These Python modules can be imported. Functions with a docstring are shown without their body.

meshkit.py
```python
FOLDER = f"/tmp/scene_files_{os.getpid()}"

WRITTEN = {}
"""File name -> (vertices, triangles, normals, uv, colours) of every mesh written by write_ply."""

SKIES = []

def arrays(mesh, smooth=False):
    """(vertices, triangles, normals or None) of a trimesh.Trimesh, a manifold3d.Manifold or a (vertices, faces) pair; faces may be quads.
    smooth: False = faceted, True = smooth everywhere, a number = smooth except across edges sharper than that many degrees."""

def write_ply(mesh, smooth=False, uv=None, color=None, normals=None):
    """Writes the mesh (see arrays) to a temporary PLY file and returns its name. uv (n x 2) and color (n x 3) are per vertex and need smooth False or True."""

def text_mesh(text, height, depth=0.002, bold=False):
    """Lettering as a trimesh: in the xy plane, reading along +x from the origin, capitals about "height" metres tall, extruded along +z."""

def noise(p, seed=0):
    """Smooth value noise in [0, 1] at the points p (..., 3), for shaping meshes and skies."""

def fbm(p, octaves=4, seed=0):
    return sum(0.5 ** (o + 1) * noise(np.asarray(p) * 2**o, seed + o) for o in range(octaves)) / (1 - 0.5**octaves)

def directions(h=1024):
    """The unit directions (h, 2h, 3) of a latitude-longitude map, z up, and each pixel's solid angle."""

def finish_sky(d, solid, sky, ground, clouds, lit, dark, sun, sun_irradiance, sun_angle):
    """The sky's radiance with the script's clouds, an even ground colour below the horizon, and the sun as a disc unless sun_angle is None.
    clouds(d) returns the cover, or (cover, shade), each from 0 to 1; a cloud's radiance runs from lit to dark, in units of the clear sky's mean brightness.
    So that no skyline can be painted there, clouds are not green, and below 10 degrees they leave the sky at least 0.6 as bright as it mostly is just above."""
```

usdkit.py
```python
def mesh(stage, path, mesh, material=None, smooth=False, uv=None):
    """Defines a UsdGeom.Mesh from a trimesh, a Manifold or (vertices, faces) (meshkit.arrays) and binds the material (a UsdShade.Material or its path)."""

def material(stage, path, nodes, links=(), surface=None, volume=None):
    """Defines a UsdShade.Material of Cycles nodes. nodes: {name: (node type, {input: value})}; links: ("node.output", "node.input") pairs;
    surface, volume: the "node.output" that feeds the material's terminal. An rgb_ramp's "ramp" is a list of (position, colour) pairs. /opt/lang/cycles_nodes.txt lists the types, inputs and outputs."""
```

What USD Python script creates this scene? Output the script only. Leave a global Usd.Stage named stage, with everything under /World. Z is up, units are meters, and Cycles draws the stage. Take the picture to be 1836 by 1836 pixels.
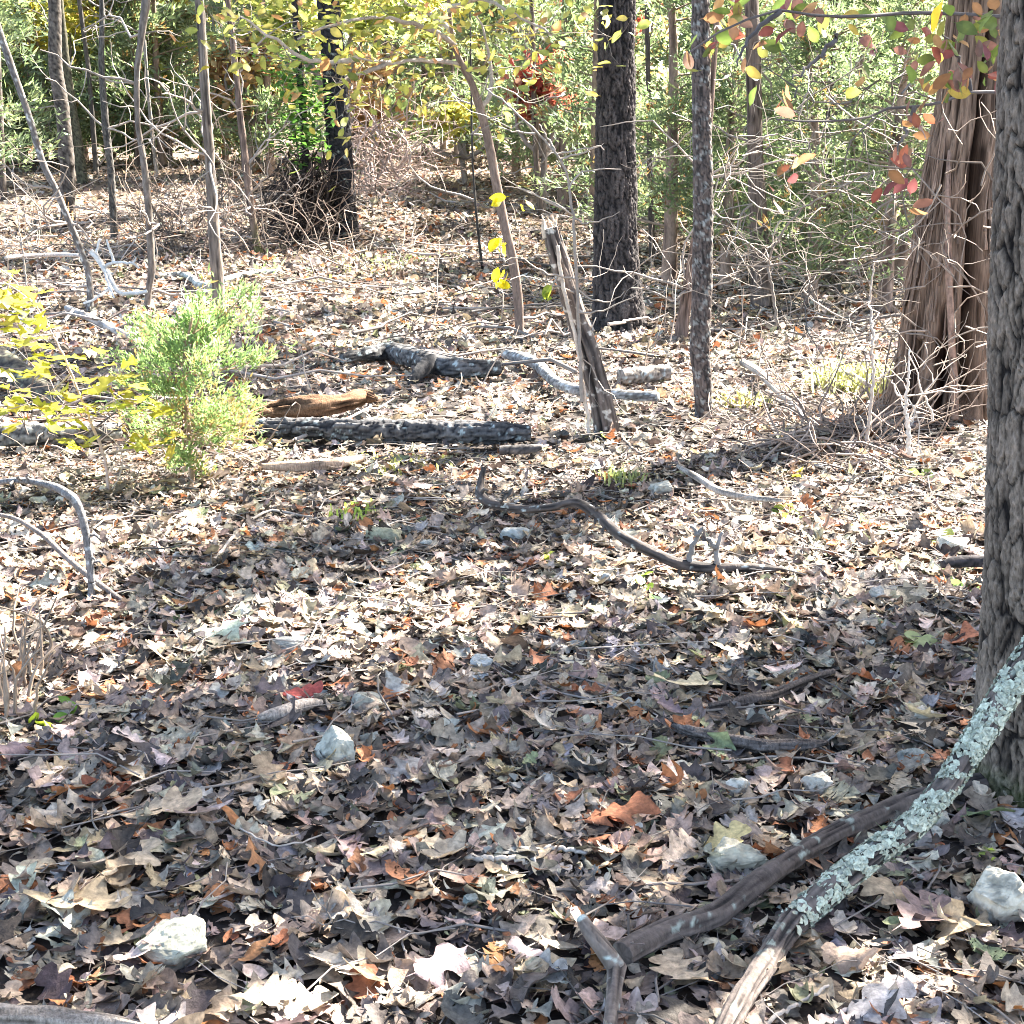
import math, numpy as np, trimesh, usdkit, meshkit
from pxr import Usd, UsdGeom, UsdLux, UsdShade, Sdf, Gf, Vt
from scipy.spatial import cKDTree
from scipy.interpolate import PchipInterpolator

# ------------------------------------------------------------------ camera, sky, sun
stage = Usd.Stage.CreateInMemory()
UsdGeom.SetStageUpAxis(stage, 'Z'); UsdGeom.SetStageMetersPerUnit(stage, 1.0)
UsdGeom.Xform.Define(stage, '/World'); UsdGeom.Scope.Define(stage, '/World/Looks')
FPX, HORIZON, EYE = 2600.0, 250.0, 1.5            # focal length and horizon row in pixels of a 1836 px frame
PITCH = math.atan((918 - HORIZON) / FPX)
cam = UsdGeom.Camera.Define(stage, '/World/camera')
cam.AddTranslateOp().Set((0, 0, EYE)); cam.AddRotateXOp().Set(90 - math.degrees(PITCH))
cam.CreateHorizontalApertureAttr(36.0); cam.CreateVerticalApertureAttr(36.0)
cam.CreateFocalLengthAttr(36.0 * FPX / 1836); cam.CreateClippingRangeAttr(Gf.Vec2f(0.05, 2000))
cam.CreateExposureAttr(3.7)
SUN_AZ, SUN_EL = math.radians(48), math.radians(42)
SUN = np.array([math.sin(SUN_AZ) * math.cos(SUN_EL), math.cos(SUN_AZ) * math.cos(SUN_EL), math.sin(SUN_EL)])
sky_mat = usdkit.material(stage, '/World/Looks/sky', {
    'sky': ('sky_texture', {'sky_type': 'single_scattering', 'sun_disc': False, 'sun_elevation': SUN_EL, 'sun_rotation': SUN_AZ, 'altitude': 200.0, 'aerosol_density': 2.5, 'air_density': 1.0}),
    'bg': ('background_shader', {'strength': 0.052})}, [('sky.color', 'bg.color')], surface='bg.background')
dome = UsdLux.DomeLight.Define(stage, '/World/sky')
UsdShade.MaterialBindingAPI.Apply(dome.GetPrim()).Bind(sky_mat)
dome.GetPrim().SetCustomDataByKey('kind', 'structure')
sun = UsdLux.DistantLight.Define(stage, '/World/sun')
sun.CreateIntensityAttr(1.25); sun.CreateAngleAttr(0.53); sun.CreateColorAttr(Gf.Vec3f(1.0, 0.95, 0.875)); sun.CreateNormalizeAttr(True)
sun.AddRotateZOp().Set(-math.degrees(SUN_AZ)); sun.AddRotateXOp().Set(math.degrees(SUN_EL) - 90)

rng = np.random.default_rng(7)

# ------------------------------------------------------------------ materials (colour of each piece comes with its mesh as "col")
def mat(name, rough=0.85, trans=0.0, scale=(20, 20, 20), amt=0.35, bump=0.0, spec=0.25, detail=4.0, tint=(1, 1, 1)):
    nodes = {'a': ('attribute', {'attribute': 'col'}), 'g': ('geometry', {}), 'm': ('mapping', {'scale': scale}),
             'n': ('noise_texture', {'scale': 1.0, 'detail': detail, 'roughness': 0.65}),
             'r': ('rgb_ramp', {'ramp': [(0.25, (1 - amt,) * 3), (0.5, (1, 1, 1)), (0.75, (1 + amt,) * 3)]}),
             'x': ('mix_color', {'blend_type': 'multiply', 'fac': 1.0, 'use_clamp': False}),
             'p': ('principled_bsdf', {'roughness': rough, 'specular_ior_level': spec})}
    links = [('g.position', 'm.vector'), ('m.vector', 'n.vector'), ('n.fac', 'r.fac'), ('a.color', 'x.a'), ('r.color', 'x.b'), ('x.result', 'p.base_color')]
    if bump:
        nodes['b'] = ('bump', {'strength': 0.9, 'distance': bump}); links += [('n.fac', 'b.height'), ('b.normal', 'p.normal')]
    out = 'p.BSDF'
    if trans:
        nodes['t'] = ('translucent_bsdf', {}); nodes['c'] = ('mix_closure', {'fac': trans})
        nodes['y'] = ('mix_color', {'blend_type': 'multiply', 'fac': 1.0, 'b': tint, 'use_clamp': False})
        links += [('x.result', 'y.a'), ('y.result', 't.color'), ('p.BSDF', 'c.closure1'), ('t.BSDF', 'c.closure2')]; out = 'c.closure'
    return usdkit.material(stage, '/World/Looks/' + name, nodes, links, surface=out)

M_LITTER = mat('dry_leaf', 0.66, 0.22, (70, 70, 70), 0.6, 0.005, 0.3, 6.0)
M_LEAF = mat('live_leaf', 0.5, 0.58, (30, 30, 30), 0.18, 0.0, 0.35, tint=(1.2, 1.2, 0.85))
M_NEEDLE = mat('cedar_needle', 0.6, 0.52, (4, 4, 4), 0.35, 0.0, 0.3, tint=(1.2, 1.25, 0.85))
M_BARK = mat('bark', 0.92, 0.0, (60, 60, 22), 0.45, 0.004, 0.15, 6.0)
M_SCALY = mat('scaly_bark', 0.95, 0.0, (150, 150, 55), 0.75, 0.012, 0.12, 8.0)
M_CEDAR = mat('cedar_bark', 0.92, 0.0, (120, 120, 5), 0.65, 0.010, 0.15, 5.0)
M_WOOD = mat('dead_wood', 0.85, 0.0, (40, 40, 40), 0.4, 0.004, 0.2, 6.0)
M_TWIG = mat('twig', 0.8, 0.0, (50, 50, 50), 0.3, 0.0, 0.3)
M_LICHEN = mat('lichen', 0.95, 0.0, (160, 160, 160), 0.3, 0.002, 0.1)
M_ROCK = mat('limestone', 0.9, 0.0, (28, 28, 28), 0.42, 0.004, 0.2, 8.0)
M_SOIL = mat('soil', 0.95, 0.0, (35, 35, 35), 0.55, 0.012, 0.1, 8.0)

# ------------------------------------------------------------------ terrain and pixel -> world helpers
def gz(x, y):
    x, y = np.asarray(x, float), np.asarray(y, float)
    p = np.stack([x, y, np.zeros_like(x)], -1)
    z = 0.10 * (meshkit.fbm(p * 0.55 + 11.3, 3, 1) - 0.5) + 0.03 * (meshkit.fbm(p * 3.1 + 5.7, 2, 4) - 0.5)
    z = z + 0.5 * np.exp(-((x + 2.6) ** 2 / 5.0 + (y - 20.8) ** 2 / 6.0)) + 0.22 * np.exp(-((x + 3.8) ** 2 / 8 + (y - 16.5) ** 2 / 5))
    rise = np.clip((y - 16) / 17, 0, 1); z = z + 0.95 * rise * rise * (3 - 2 * rise)
    far = np.clip(y - 38, 0, 200)
    z = z + 0.045 * far + 0.25 * (meshkit.noise(p * 0.12 + 3.3, 9) - 0.5) * np.clip((y - 8) / 15, 0, 1)
    return z

cp, sp = math.cos(PITCH), math.sin(PITCH)
def ray(px, py):
    a, b = (px - 918) / FPX, (918 - py) / FPX
    return np.array([a, cp + b * sp, -sp + b * cp])
def G(px, py, h=0.0):                               # the point of the ground (raised by h) seen at a pixel
    d = ray(px, py); t = 1.0
    for _ in range(60):
        p = d * t; f = EYE + p[2] - h - float(gz(p[0], p[1]))
        if f < 1e-4: break
        t += max(f * 0.8 / max(-d[2], 0.05), 1e-4) if d[2] < 0 else 2.0
        if t > 200: break
    p = d * t
    return np.array([p[0], p[1], EYE + p[2]])
def P(px, py, Y):                                   # the point on the upright plane y = Y seen at a pixel
    d = ray(px, py); t = Y / d[1]
    return np.array([d[0] * t, Y, EYE + d[2] * t])
def pix(p):
    p = np.asarray(p, float); q = p - [0, 0, EYE]
    f = q[..., 1] * cp - q[..., 2] * sp; u = q[..., 1] * sp + q[..., 2] * cp
    return np.stack([918 + FPX * q[..., 0] / f, 918 - FPX * u / f, f], -1)
def m_per_px(p): return pix(p)[2] / FPX

# ------------------------------------------------------------------ scene tree helpers
used = {}
def numbered(parent, name):
    k = used.get((parent, name), -1) + 1; used[(parent, name)] = k
    return f'{parent}/{name}' + (f'_{k:03d}' if k else '')
BASE = {}
def tag(prim, label=None, cat=None, group=None, kind=None):
    for k, v in (('label', label), ('category', cat), ('group', group), ('kind', kind)):
        if v: prim.SetCustomDataByKey(k, v)
    return prim
def thing(name, label, cat, base, group=None, kind=None):
    path = numbered('/World', name); x = UsdGeom.Xform.Define(stage, path); base = np.asarray(base, float)
    x.AddTranslateOp().Set(tuple(map(float, base))); BASE[path] = base
    tag(x.GetPrim(), label, cat, group, kind)
    return path

class MB:                                           # collects pieces; build() makes them one Mesh
    def __init__(s): s.v, s.f, s.c, s.n = [], [], [], 0
    def add(s, v, f, c):
        v = np.asarray(v, float); c = np.asarray(c, float)
        if c.ndim == 1: c = np.broadcast_to(c, (len(v), 3))
        s.v.append(v); s.f.append(np.asarray(f) + s.n); s.c.append(c); s.n += len(v)
        return s
    def build(s, name, material, parent='/World', smooth=True, label=None, cat=None, group=None, kind=None, base=None):
        path = numbered(parent, name)
        v, f, c = np.vstack(s.v), np.vstack(s.f), np.vstack(s.c)
        if parent == '/World':
            b = np.array(base if base is not None else np.append(v[:, :2].mean(0), v[:, 2].min()), float); off = b
        else:
            b = None; off = BASE[parent]
        m = usdkit.mesh(stage, path, (v - off, f), material, smooth=smooth)
        if b is not None: m.AddTranslateOp().Set(tuple(map(float, b)))
        BASE[path] = off
        UsdGeom.PrimvarsAPI(m).CreatePrimvar('col', Sdf.ValueTypeNames.Color3fArray, 'vertex').Set(Vt.Vec3fArray.FromNumpy(np.clip(c, 0.004, 0.9).astype(np.float32)))
        tag(m.GetPrim(), label, cat, group, kind)
        return path

def smooth_path(pts, n):
    pts = np.asarray(pts, float)
    s = np.r_[0, np.cumsum(np.linalg.norm(np.diff(pts, axis=0), axis=1))]
    t = np.linspace(0, 1, n) * s[-1]
    if len(pts) < 3: return np.stack([np.interp(t, s, pts[:, k]) for k in range(3)], 1), t, s
    from scipy.interpolate import Akima1DInterpolator
    return (np.stack([PchipInterpolator(s, pts[:, k])(t) for k in range(3)], 1)), t, s
def frames(p, up=None):
    d = np.gradient(p, axis=0); d /= np.linalg.norm(d, axis=1, keepdims=True) + 1e-12
    ref = np.array([0, -1.0, 0]) if abs(d[:, 2]).mean() > 0.6 else np.array([0, 0, 1.0])
    a = np.cross(d, ref); a /= np.linalg.norm(a, axis=1, keepdims=True) + 1e-9
    return d, a, np.cross(a, d)
def grid_faces(nv, nu):                             # nv rings of nu corners
    i = np.arange(nv - 1)[:, None] * nu; j = np.arange(nu)[None]; k = (j + 1) % nu
    a, b, c, d = i + j, i + k, i + nu + k, i + nu + j
    return np.vstack([np.stack([a, b, c], -1).reshape(-1, 3), np.stack([a, c, d], -1).reshape(-1, 3)])

def bark_field(style, U, S, C, seed, cell, stretch=3.2, crack=0.30):         # (height 0..1, 0 deep in a furrow) on the unrolled trunk
    r = np.random.default_rng(seed)
    if style == 'oak':                              # blocky ridged plates
        w = np.stack([U / cell, S / (cell * 3), np.full_like(U, seed)], -1)
        us = U + cell * 1.1 * (meshkit.noise(w * 0.9 + 40, 2) - 0.5) + cell * .35 * (meshkit.noise(w * 3.1 + 7, 4) - .5); ss = S / stretch + cell * 0.9 * (meshkit.noise(w + 9, 3) - 0.5)
        L = S.max() / stretch; n = int(C * (L + 2 * cell) / cell ** 2 * 1.1) + 8
        q = np.stack([r.uniform(0, C, n), r.uniform(-cell, L + cell, n)], 1)
        q = np.vstack([q, q + [C, 0], q - [C, 0]])
        d, who = cKDTree(q).query(np.stack([us.ravel() % C, ss.ravel()], 1), k=2)
        cellh = r.uniform(-.14, .14, n)[who[:, 0] % n].reshape(U.shape)
        e = ((d[:, 1] - d[:, 0]) / cell).reshape(U.shape)
        return np.clip((e - .03) / crack, 0, 1) ** 0.55 * (0.66 + cellh + 0.2 * (meshkit.noise(w * 1.1 + 3, 5) - .5) + 0.5 * (meshkit.noise(w * [4.1, 6, 1], 6) - .3))
    th = U / C * 2 * np.pi; k = C / cell / 2 / np.pi
    ring = np.stack([np.cos(th) * k, np.sin(th) * k, S / (cell * (16 if style == 'cedar' else 5))], -1)
    h = meshkit.fbm(ring + seed * 3.7, 3, seed)
    return np.clip(1 - np.abs(h - 0.5) * 4.5, 0, 1) ** 0.8 if style == 'cedar' else h

def trunk_mesh(mb, pts, radii, nu, nv, style, dark, light, amp, seed=0, cell=0.03, lichen=None, lichen_amt=0.0, moss=0.0, hollow=None, tint=0.25, vis=None, stretch=3.2, crack=0.30):
    p, t, s = smooth_path(pts, nv)
    if vis:                                         # most rings where the trunk can be seen
        k = min(vis, len(s) - 1); n1 = int(nv * .9); t = np.r_[np.linspace(0, s[k], n1), np.linspace(s[k], s[-1], nv - n1 + 1)[1:]] if s[-1] > s[k] * 1.05 else np.linspace(0, s[-1], nv)
        p = np.stack([PchipInterpolator(s, np.asarray(pts, float)[:, j])(t) for j in range(3)], 1)
    R = PchipInterpolator(s, radii)(t)
    d, a, b = frames(p)
    th = np.linspace(0, 2 * np.pi, nu, endpoint=False)
    Cm = 2 * np.pi * float(np.median(R))
    U, S = np.meshgrid(th / (2 * np.pi) * Cm, t)
    h = bark_field(style, U, S, Cm, seed, cell, stretch, crack)
    big = meshkit.fbm(np.stack([np.cos(th)[None] * 1.2 + 0 * S, np.sin(th)[None] * 1.2 + 0 * S, S * 1.3 / max(Cm, .2)], -1) + seed, 2, seed + 5) - 0.5
    rr = R[:, None] * (1 + 0.14 * big) + amp * (h - 0.6)
    dk = np.zeros_like(S)
    if hollow:
        for (h0, hw, s0, s1, dep) in hollow:
            wob = 0.16 * (meshkit.noise(np.stack([S * 2.3, 0 * S, 0 * S], -1) + seed) - 0.5)
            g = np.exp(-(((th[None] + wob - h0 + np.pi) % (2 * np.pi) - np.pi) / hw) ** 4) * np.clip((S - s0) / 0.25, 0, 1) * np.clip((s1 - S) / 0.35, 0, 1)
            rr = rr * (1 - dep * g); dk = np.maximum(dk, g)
    v = p[:, None] + rr[..., None] * (a[:, None] * np.cos(th)[None, :, None] + b[:, None] * np.sin(th)[None, :, None])
    c = np.asarray(dark) + (np.asarray(light) - np.asarray(dark)) * np.clip(h * 1.35 - .12, 0, 1.1)[..., None]
    var = meshkit.fbm(v * 9 + seed, 3, 3)
    c = c * (1 + tint * 2 * (var[..., None] - 0.5))
    if lichen is not None:
        l = np.clip((meshkit.fbm(v * 14 * float(np.clip(.13 / np.median(R), 1, 3)) + 31, 3, 8) - (0.62 - lichen_amt)) * 12, 0, 1)[..., None] * np.clip(h[..., None] * 1.6, 0, 1)
        c = c * (1 - 0.85 * l) + np.asarray(lichen) * 0.85 * l
    if moss:
        m = np.clip(1.3 - (S - 0.02) / moss + 1.5 * (meshkit.fbm(v * 7, 3, 2) - 0.5), 0, 1)[..., None] * 0.75
        c = c * (1 - m) + np.array([0.07, 0.085, 0.025]) * m
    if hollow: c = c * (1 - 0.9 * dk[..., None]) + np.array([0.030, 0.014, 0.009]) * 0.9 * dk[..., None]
    n0 = v.shape[0] * nu
    f = grid_faces(nv, nu)
    V = np.vstack([v.reshape(-1, 3), p[:1] , p[-1:]]); Cc = np.vstack([c.reshape(-1, 3), c[:1].mean(1), c[-1:].mean(1) * 1.3])
    j = np.arange(nu); k = (j + 1) % nu
    f = np.vstack([f, np.stack([k, j, np.full(nu, n0)], 1), np.stack([n0 - nu + j, n0 - nu + k, np.full(nu, n0 + 1)], 1)])
    mb.add(V, f, Cc)

def tube(mb, pts, r0, r1, n=4, col=(0.2, 0.17, 0.14), seg=None, wig=0.0):
    pts = np.asarray(pts, float)
    if seg and len(pts) >= 2: pts, _, _ = smooth_path(pts, seg)
    if wig: pts = pts + rng.normal(0, wig, pts.shape) * np.r_[0, np.ones(len(pts) - 1)][:, None]
    d, a, b = frames(pts)
    th = np.linspace(0, 2 * np.pi, n, endpoint=False)
    R = np.linspace(r0, r1, len(pts))[:, None, None]
    v = pts[:, None] + R * (a[:, None] * np.cos(th)[None, :, None] + b[:, None] * np.sin(th)[None, :, None])
    f = grid_faces(len(pts), n); V = v.reshape(-1, 3)
    if n >= 5:
        j = np.arange(n); k = (j + 1) % n; m = len(V); V = np.vstack([V, pts[:1], pts[-1:]])
        f = np.vstack([f, np.stack([k, j, np.full(n, m)], 1), np.stack([m - n + j, m - n + k, np.full(n, m + 1)], 1)])
    mb.add(V, f, np.asarray(col) * rng.uniform(0.8, 1.2))

def unit(v): return v / (np.linalg.norm(v, axis=-1, keepdims=True) + 1e-12)

def twig_tree(mb, start, direction, length, r, depth, col, curl=0.25, droop=0.0, n=3, kids=(2, 5), spread=0.9, tips=None, rg=None):
    rg = rg or rng
    steps = 6 if depth else 4
    p, d, pts = np.array(start, float), unit(np.array(direction, float)), [np.array(start, float)]
    dirs = [d]
    for _ in range(steps):
        d = unit(d + rg.normal(0, curl, 3) + [0, 0, -droop]); p = p + d * length / steps; pts.append(p); dirs.append(d)
    tube(mb, pts, r, r * 0.35, n if r < 0.012 else 5, col)
    if tips is not None and depth == 0: tips.append((pts[-1], d)); tips.append((pts[-3], d))
    if depth:
        for _ in range(rg.integers(*kids)):
            i = rg.integers(1, steps + 1)
            side = unit(np.cross(dirs[i], rg.normal(0, 1, 3)))
            twig_tree(mb, pts[i], dirs[i] * rg.uniform(0.2, 0.8) + side * spread, length * rg.uniform(0.35, 0.65), r * 0.55, depth - 1, col, curl, droop, n, kids, spread, tips, rg)

# ------------------------------------------------------------------ leaves
def leaf_template(kind, rows, cols, curl, arch, wav, seed, stem=True):
    r = np.random.default_rng(seed)
    t = np.linspace(0, 1, rows); s = np.linspace(-1, 1, cols)
    ph = r.uniform(-0.1, 0.1)
    if kind == 'white_oak':
        env = 0.36 * np.sin(np.pi * np.clip(t, 0, 1) ** 1.15) ** 0.55 * (0.45 + 0.75 * t); lob = 0.5 - 0.5 * np.cos(2 * np.pi * (3.6 * t + 0.1 + ph)); w = env * (0.40 + 0.68 * lob ** 0.55); sweep = 0.06 * lob
    elif kind == 'red_oak':
        env = 0.44 * np.sin(np.pi * t ** 1.05) ** 0.6; lob = (0.5 - 0.5 * np.cos(2 * np.pi * (3.0 * t + ph))) ** 1.8; w = env * (0.26 + 0.8 * lob); sweep = 0.14 * lob
    elif kind == 'maple':
        env = 0.5 * np.sin(np.pi * t ** 0.75) ** 0.7; lob = (0.5 - 0.5 * np.cos(2 * np.pi * (2.1 * t + 0.12 + ph))) ** 1.4; w = env * (0.30 + 0.8 * lob); sweep = 0.16 * lob
    elif kind == 'fragment':
        w = 0.3 * np.sin(np.pi * t) ** 0.5 * r.uniform(0.45, 1.1, rows); sweep = r.uniform(-0.1, 0.15, rows)
    elif kind == 'narrow':
        w = 0.15 * np.sin(np.pi * t) ** 0.8; sweep = 0 * t
    else:
        w = 0.30 * np.sin(np.pi * t ** 0.9) ** 0.75 * (1.05 - 0.25 * t); sweep = 0 * t + 0.02
    w = np.maximum(w, 0.004)
    x = t[:, None] + sweep[:, None] * np.abs(s)[None] ** 1.2 - 0.5
    y = w[:, None] * s[None]
    if kind == 'fragment': x = x + r.normal(0, 0.03, x.shape); y = y + r.normal(0, 0.03, y.shape)
    z = wav * np.sin(t * r.uniform(5, 11) + r.uniform(0, 6))[:, None] * np.abs(s)[None] + wav * 0.6 * np.sin(t * 9 + 2)[:, None] * s[None]
    if rows > 8: z = z + 0.05 * (meshkit.fbm(np.stack([x * 5, y * 5 + 9, 0 * x + seed * 1.7], -1), 2, seed) - 0.5)
    k = curl * r.choice([1, 1, -1]) + 1e-4
    z = z + (1 - np.cos(k * y)) / k; y = np.sin(k * y) / k
    k = arch + 1e-4
    z = z + (1 - np.cos(k * x)) / k; x = np.sin(k * x) / k
    v = np.stack([x, y, z], -1).reshape(-1, 3)
    i = np.arange(rows - 1)[:, None] * cols; j = np.arange(cols - 1)[None]
    a, b, c, d = i + j, i + j + 1, i + cols + j + 1, i + cols + j
    f = np.vstack([np.stack([a, b, c], -1).reshape(-1, 3), np.stack([a, c, d], -1).reshape(-1, 3)])
    edge = np.abs(s)[None] * np.ones((rows, 1))
    tone = (1.0 + 0.16 * (1 - np.minimum(edge * 6, 1)) - 0.12 * edge + 0.10 * np.sin(t * 40)[:, None] * edge + r.normal(0, 0.05, (rows, cols))).ravel()
    if stem and rows > 6:
        m = cols // 2; q = v[m]; e = q + [-0.22, r.uniform(-.05, .05), r.uniform(-.04, .06)]
        n0 = len(v); v = np.vstack([v, q + [0, 0.010, 0], q - [0, 0.010, 0], e]); f = np.vstack([f, [[n0, n0 + 1, n0 + 2]]]); tone = np.r_[tone, 0.7, 0.7, 0.6]
    return v, f, tone

def rotations(n, tilt, rg, yaw=None):
    """Random yaw about z after a tilt about a random level axis."""
    yaw = rg.uniform(0, 2 * np.pi, n) if yaw is None else yaw
    ax = rg.uniform(0, 2 * np.pi, n); k = np.stack([np.cos(ax), np.sin(ax), 0 * ax], -1)
    K = np.zeros((n, 3, 3)); K[:, 0, 1], K[:, 0, 2] = -k[:, 2], k[:, 1]; K[:, 1, 0], K[:, 1, 2] = k[:, 2], -k[:, 0]; K[:, 2, 0], K[:, 2, 1] = -k[:, 1], k[:, 0]
    T = np.eye(3) + np.sin(tilt)[:, None, None] * K + (1 - np.cos(tilt))[:, None, None] * (K @ K)
    Z = np.zeros((n, 3, 3)); Z[:, 0, 0] = Z[:, 1, 1] = np.cos(yaw); Z[:, 0, 1], Z[:, 1, 0] = -np.sin(yaw), np.sin(yaw); Z[:, 2, 2] = 1
    return T @ Z
def scatter(mb, templates, which, pos, rot, size, cols):
    for k in range(len(templates)):
        m = np.nonzero(which == k)[0]
        if not len(m): continue
        v, f, tone = templates[k]
        V = np.einsum('nij,vj->nvi', rot[m], v) * size[m, None, None] + pos[m, None]
        F = f[None] + (np.arange(len(m)) * len(v))[:, None, None]
        C = cols[m, None] * tone[None, :, None]
        mb.add(V.reshape(-1, 3), F.reshape(-1, 3), C.reshape(-1, 3))

DRY = np.array([[.40, .30, .20], [.47, .375, .275], [.43, .34, .265], [.28, .21, .155], [.19, .15, .12], [.07, .053, .044], [.33, .13, .055], [.24, .19, .165], [.36, .335, .30], [.24, .25, .14], [.60, .51, .39], [.10, .088, .078]])
DRY_P = np.array([.14, .11, .10, .10, .11, .12, .07, .07, .09, .02, .06, .10]); DRY_P /= DRY_P.sum()
def dry_cols(n, rg): return DRY[rg.choice(len(DRY), n, p=DRY_P)] * rg.uniform(0.6, 1.2, (n, 1)) * rg.normal(1, 0.05, (n, 3))
def make_templates(rows, cols, n, seed, kinds, curl=(0.3, 3.8), arch=(-2.0, 2.0), wav=0.05):
    r = np.random.default_rng(seed)
    return [leaf_template(kinds[i % len(kinds)], rows, cols, r.uniform(*curl), r.uniform(*arch), r.uniform(0.01, wav), seed + i) for i in range(n)]
BIG_KINDS = ['white_oak', 'red_oak', 'white_oak', 'maple', 'white_oak', 'fragment', 'fragment', 'white_oak']
T_NEAR = make_templates(25, 5, 24, 100, BIG_KINDS)
T_MID = make_templates(17, 5, 22, 200, BIG_KINDS + ['oval', 'fragment', 'narrow'], curl=(0.3, 4.0))
T_FAR = make_templates(8, 3, 12, 300, ['oval', 'fragment', 'white_oak'], wav=0.1)
T_BIT = make_templates(4, 3, 16, 400, ['fragment', 'narrow', 'fragment'], curl=(1, 6))

# ------------------------------------------------------------------ ground
def axis(parts): return np.unique(np.concatenate([np.arange(a, b, s) for a, b, s in parts]))
gx = axis([(-420, -60, 30), (-60, -14, 2.0), (-14, -3, 0.3), (-3, 3, 0.05), (3, 14, 0.3), (14, 60, 2.0), (60, 421, 30)])
gy = axis([(-60, -4, 4), (-4, 1, 0.4), (1, 7, 0.05), (7, 14, 0.1), (14, 45, 0.4), (45, 130, 3), (130, 500, 30)])
X, Y = np.meshgrid(gx, gy)
Zg = gz(X, Y) + 0.018 * (meshkit.fbm(np.stack([X, Y, 0 * X], -1) * 17, 2, 6) - 0.5)
ny, nx = X.shape
i = np.arange(ny - 1)[:, None] * nx; j = np.arange(nx - 1)[None]
a, b, c, d = i + j, i + j + 1, i + nx + j + 1, i + nx + j
gv = np.stack([X, Y, Zg], -1).reshape(-1, 3)
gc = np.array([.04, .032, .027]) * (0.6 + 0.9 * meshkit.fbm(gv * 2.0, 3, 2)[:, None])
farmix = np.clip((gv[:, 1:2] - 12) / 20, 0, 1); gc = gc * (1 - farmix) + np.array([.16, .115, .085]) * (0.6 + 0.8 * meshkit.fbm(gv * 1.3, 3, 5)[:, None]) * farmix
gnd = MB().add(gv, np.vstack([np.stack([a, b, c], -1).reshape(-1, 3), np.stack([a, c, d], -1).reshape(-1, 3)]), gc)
GROUND = gnd.build('ground', M_SOIL, base=(0, 0, 0), kind='structure', label='forest floor of dark soil under dry leaves')

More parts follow.
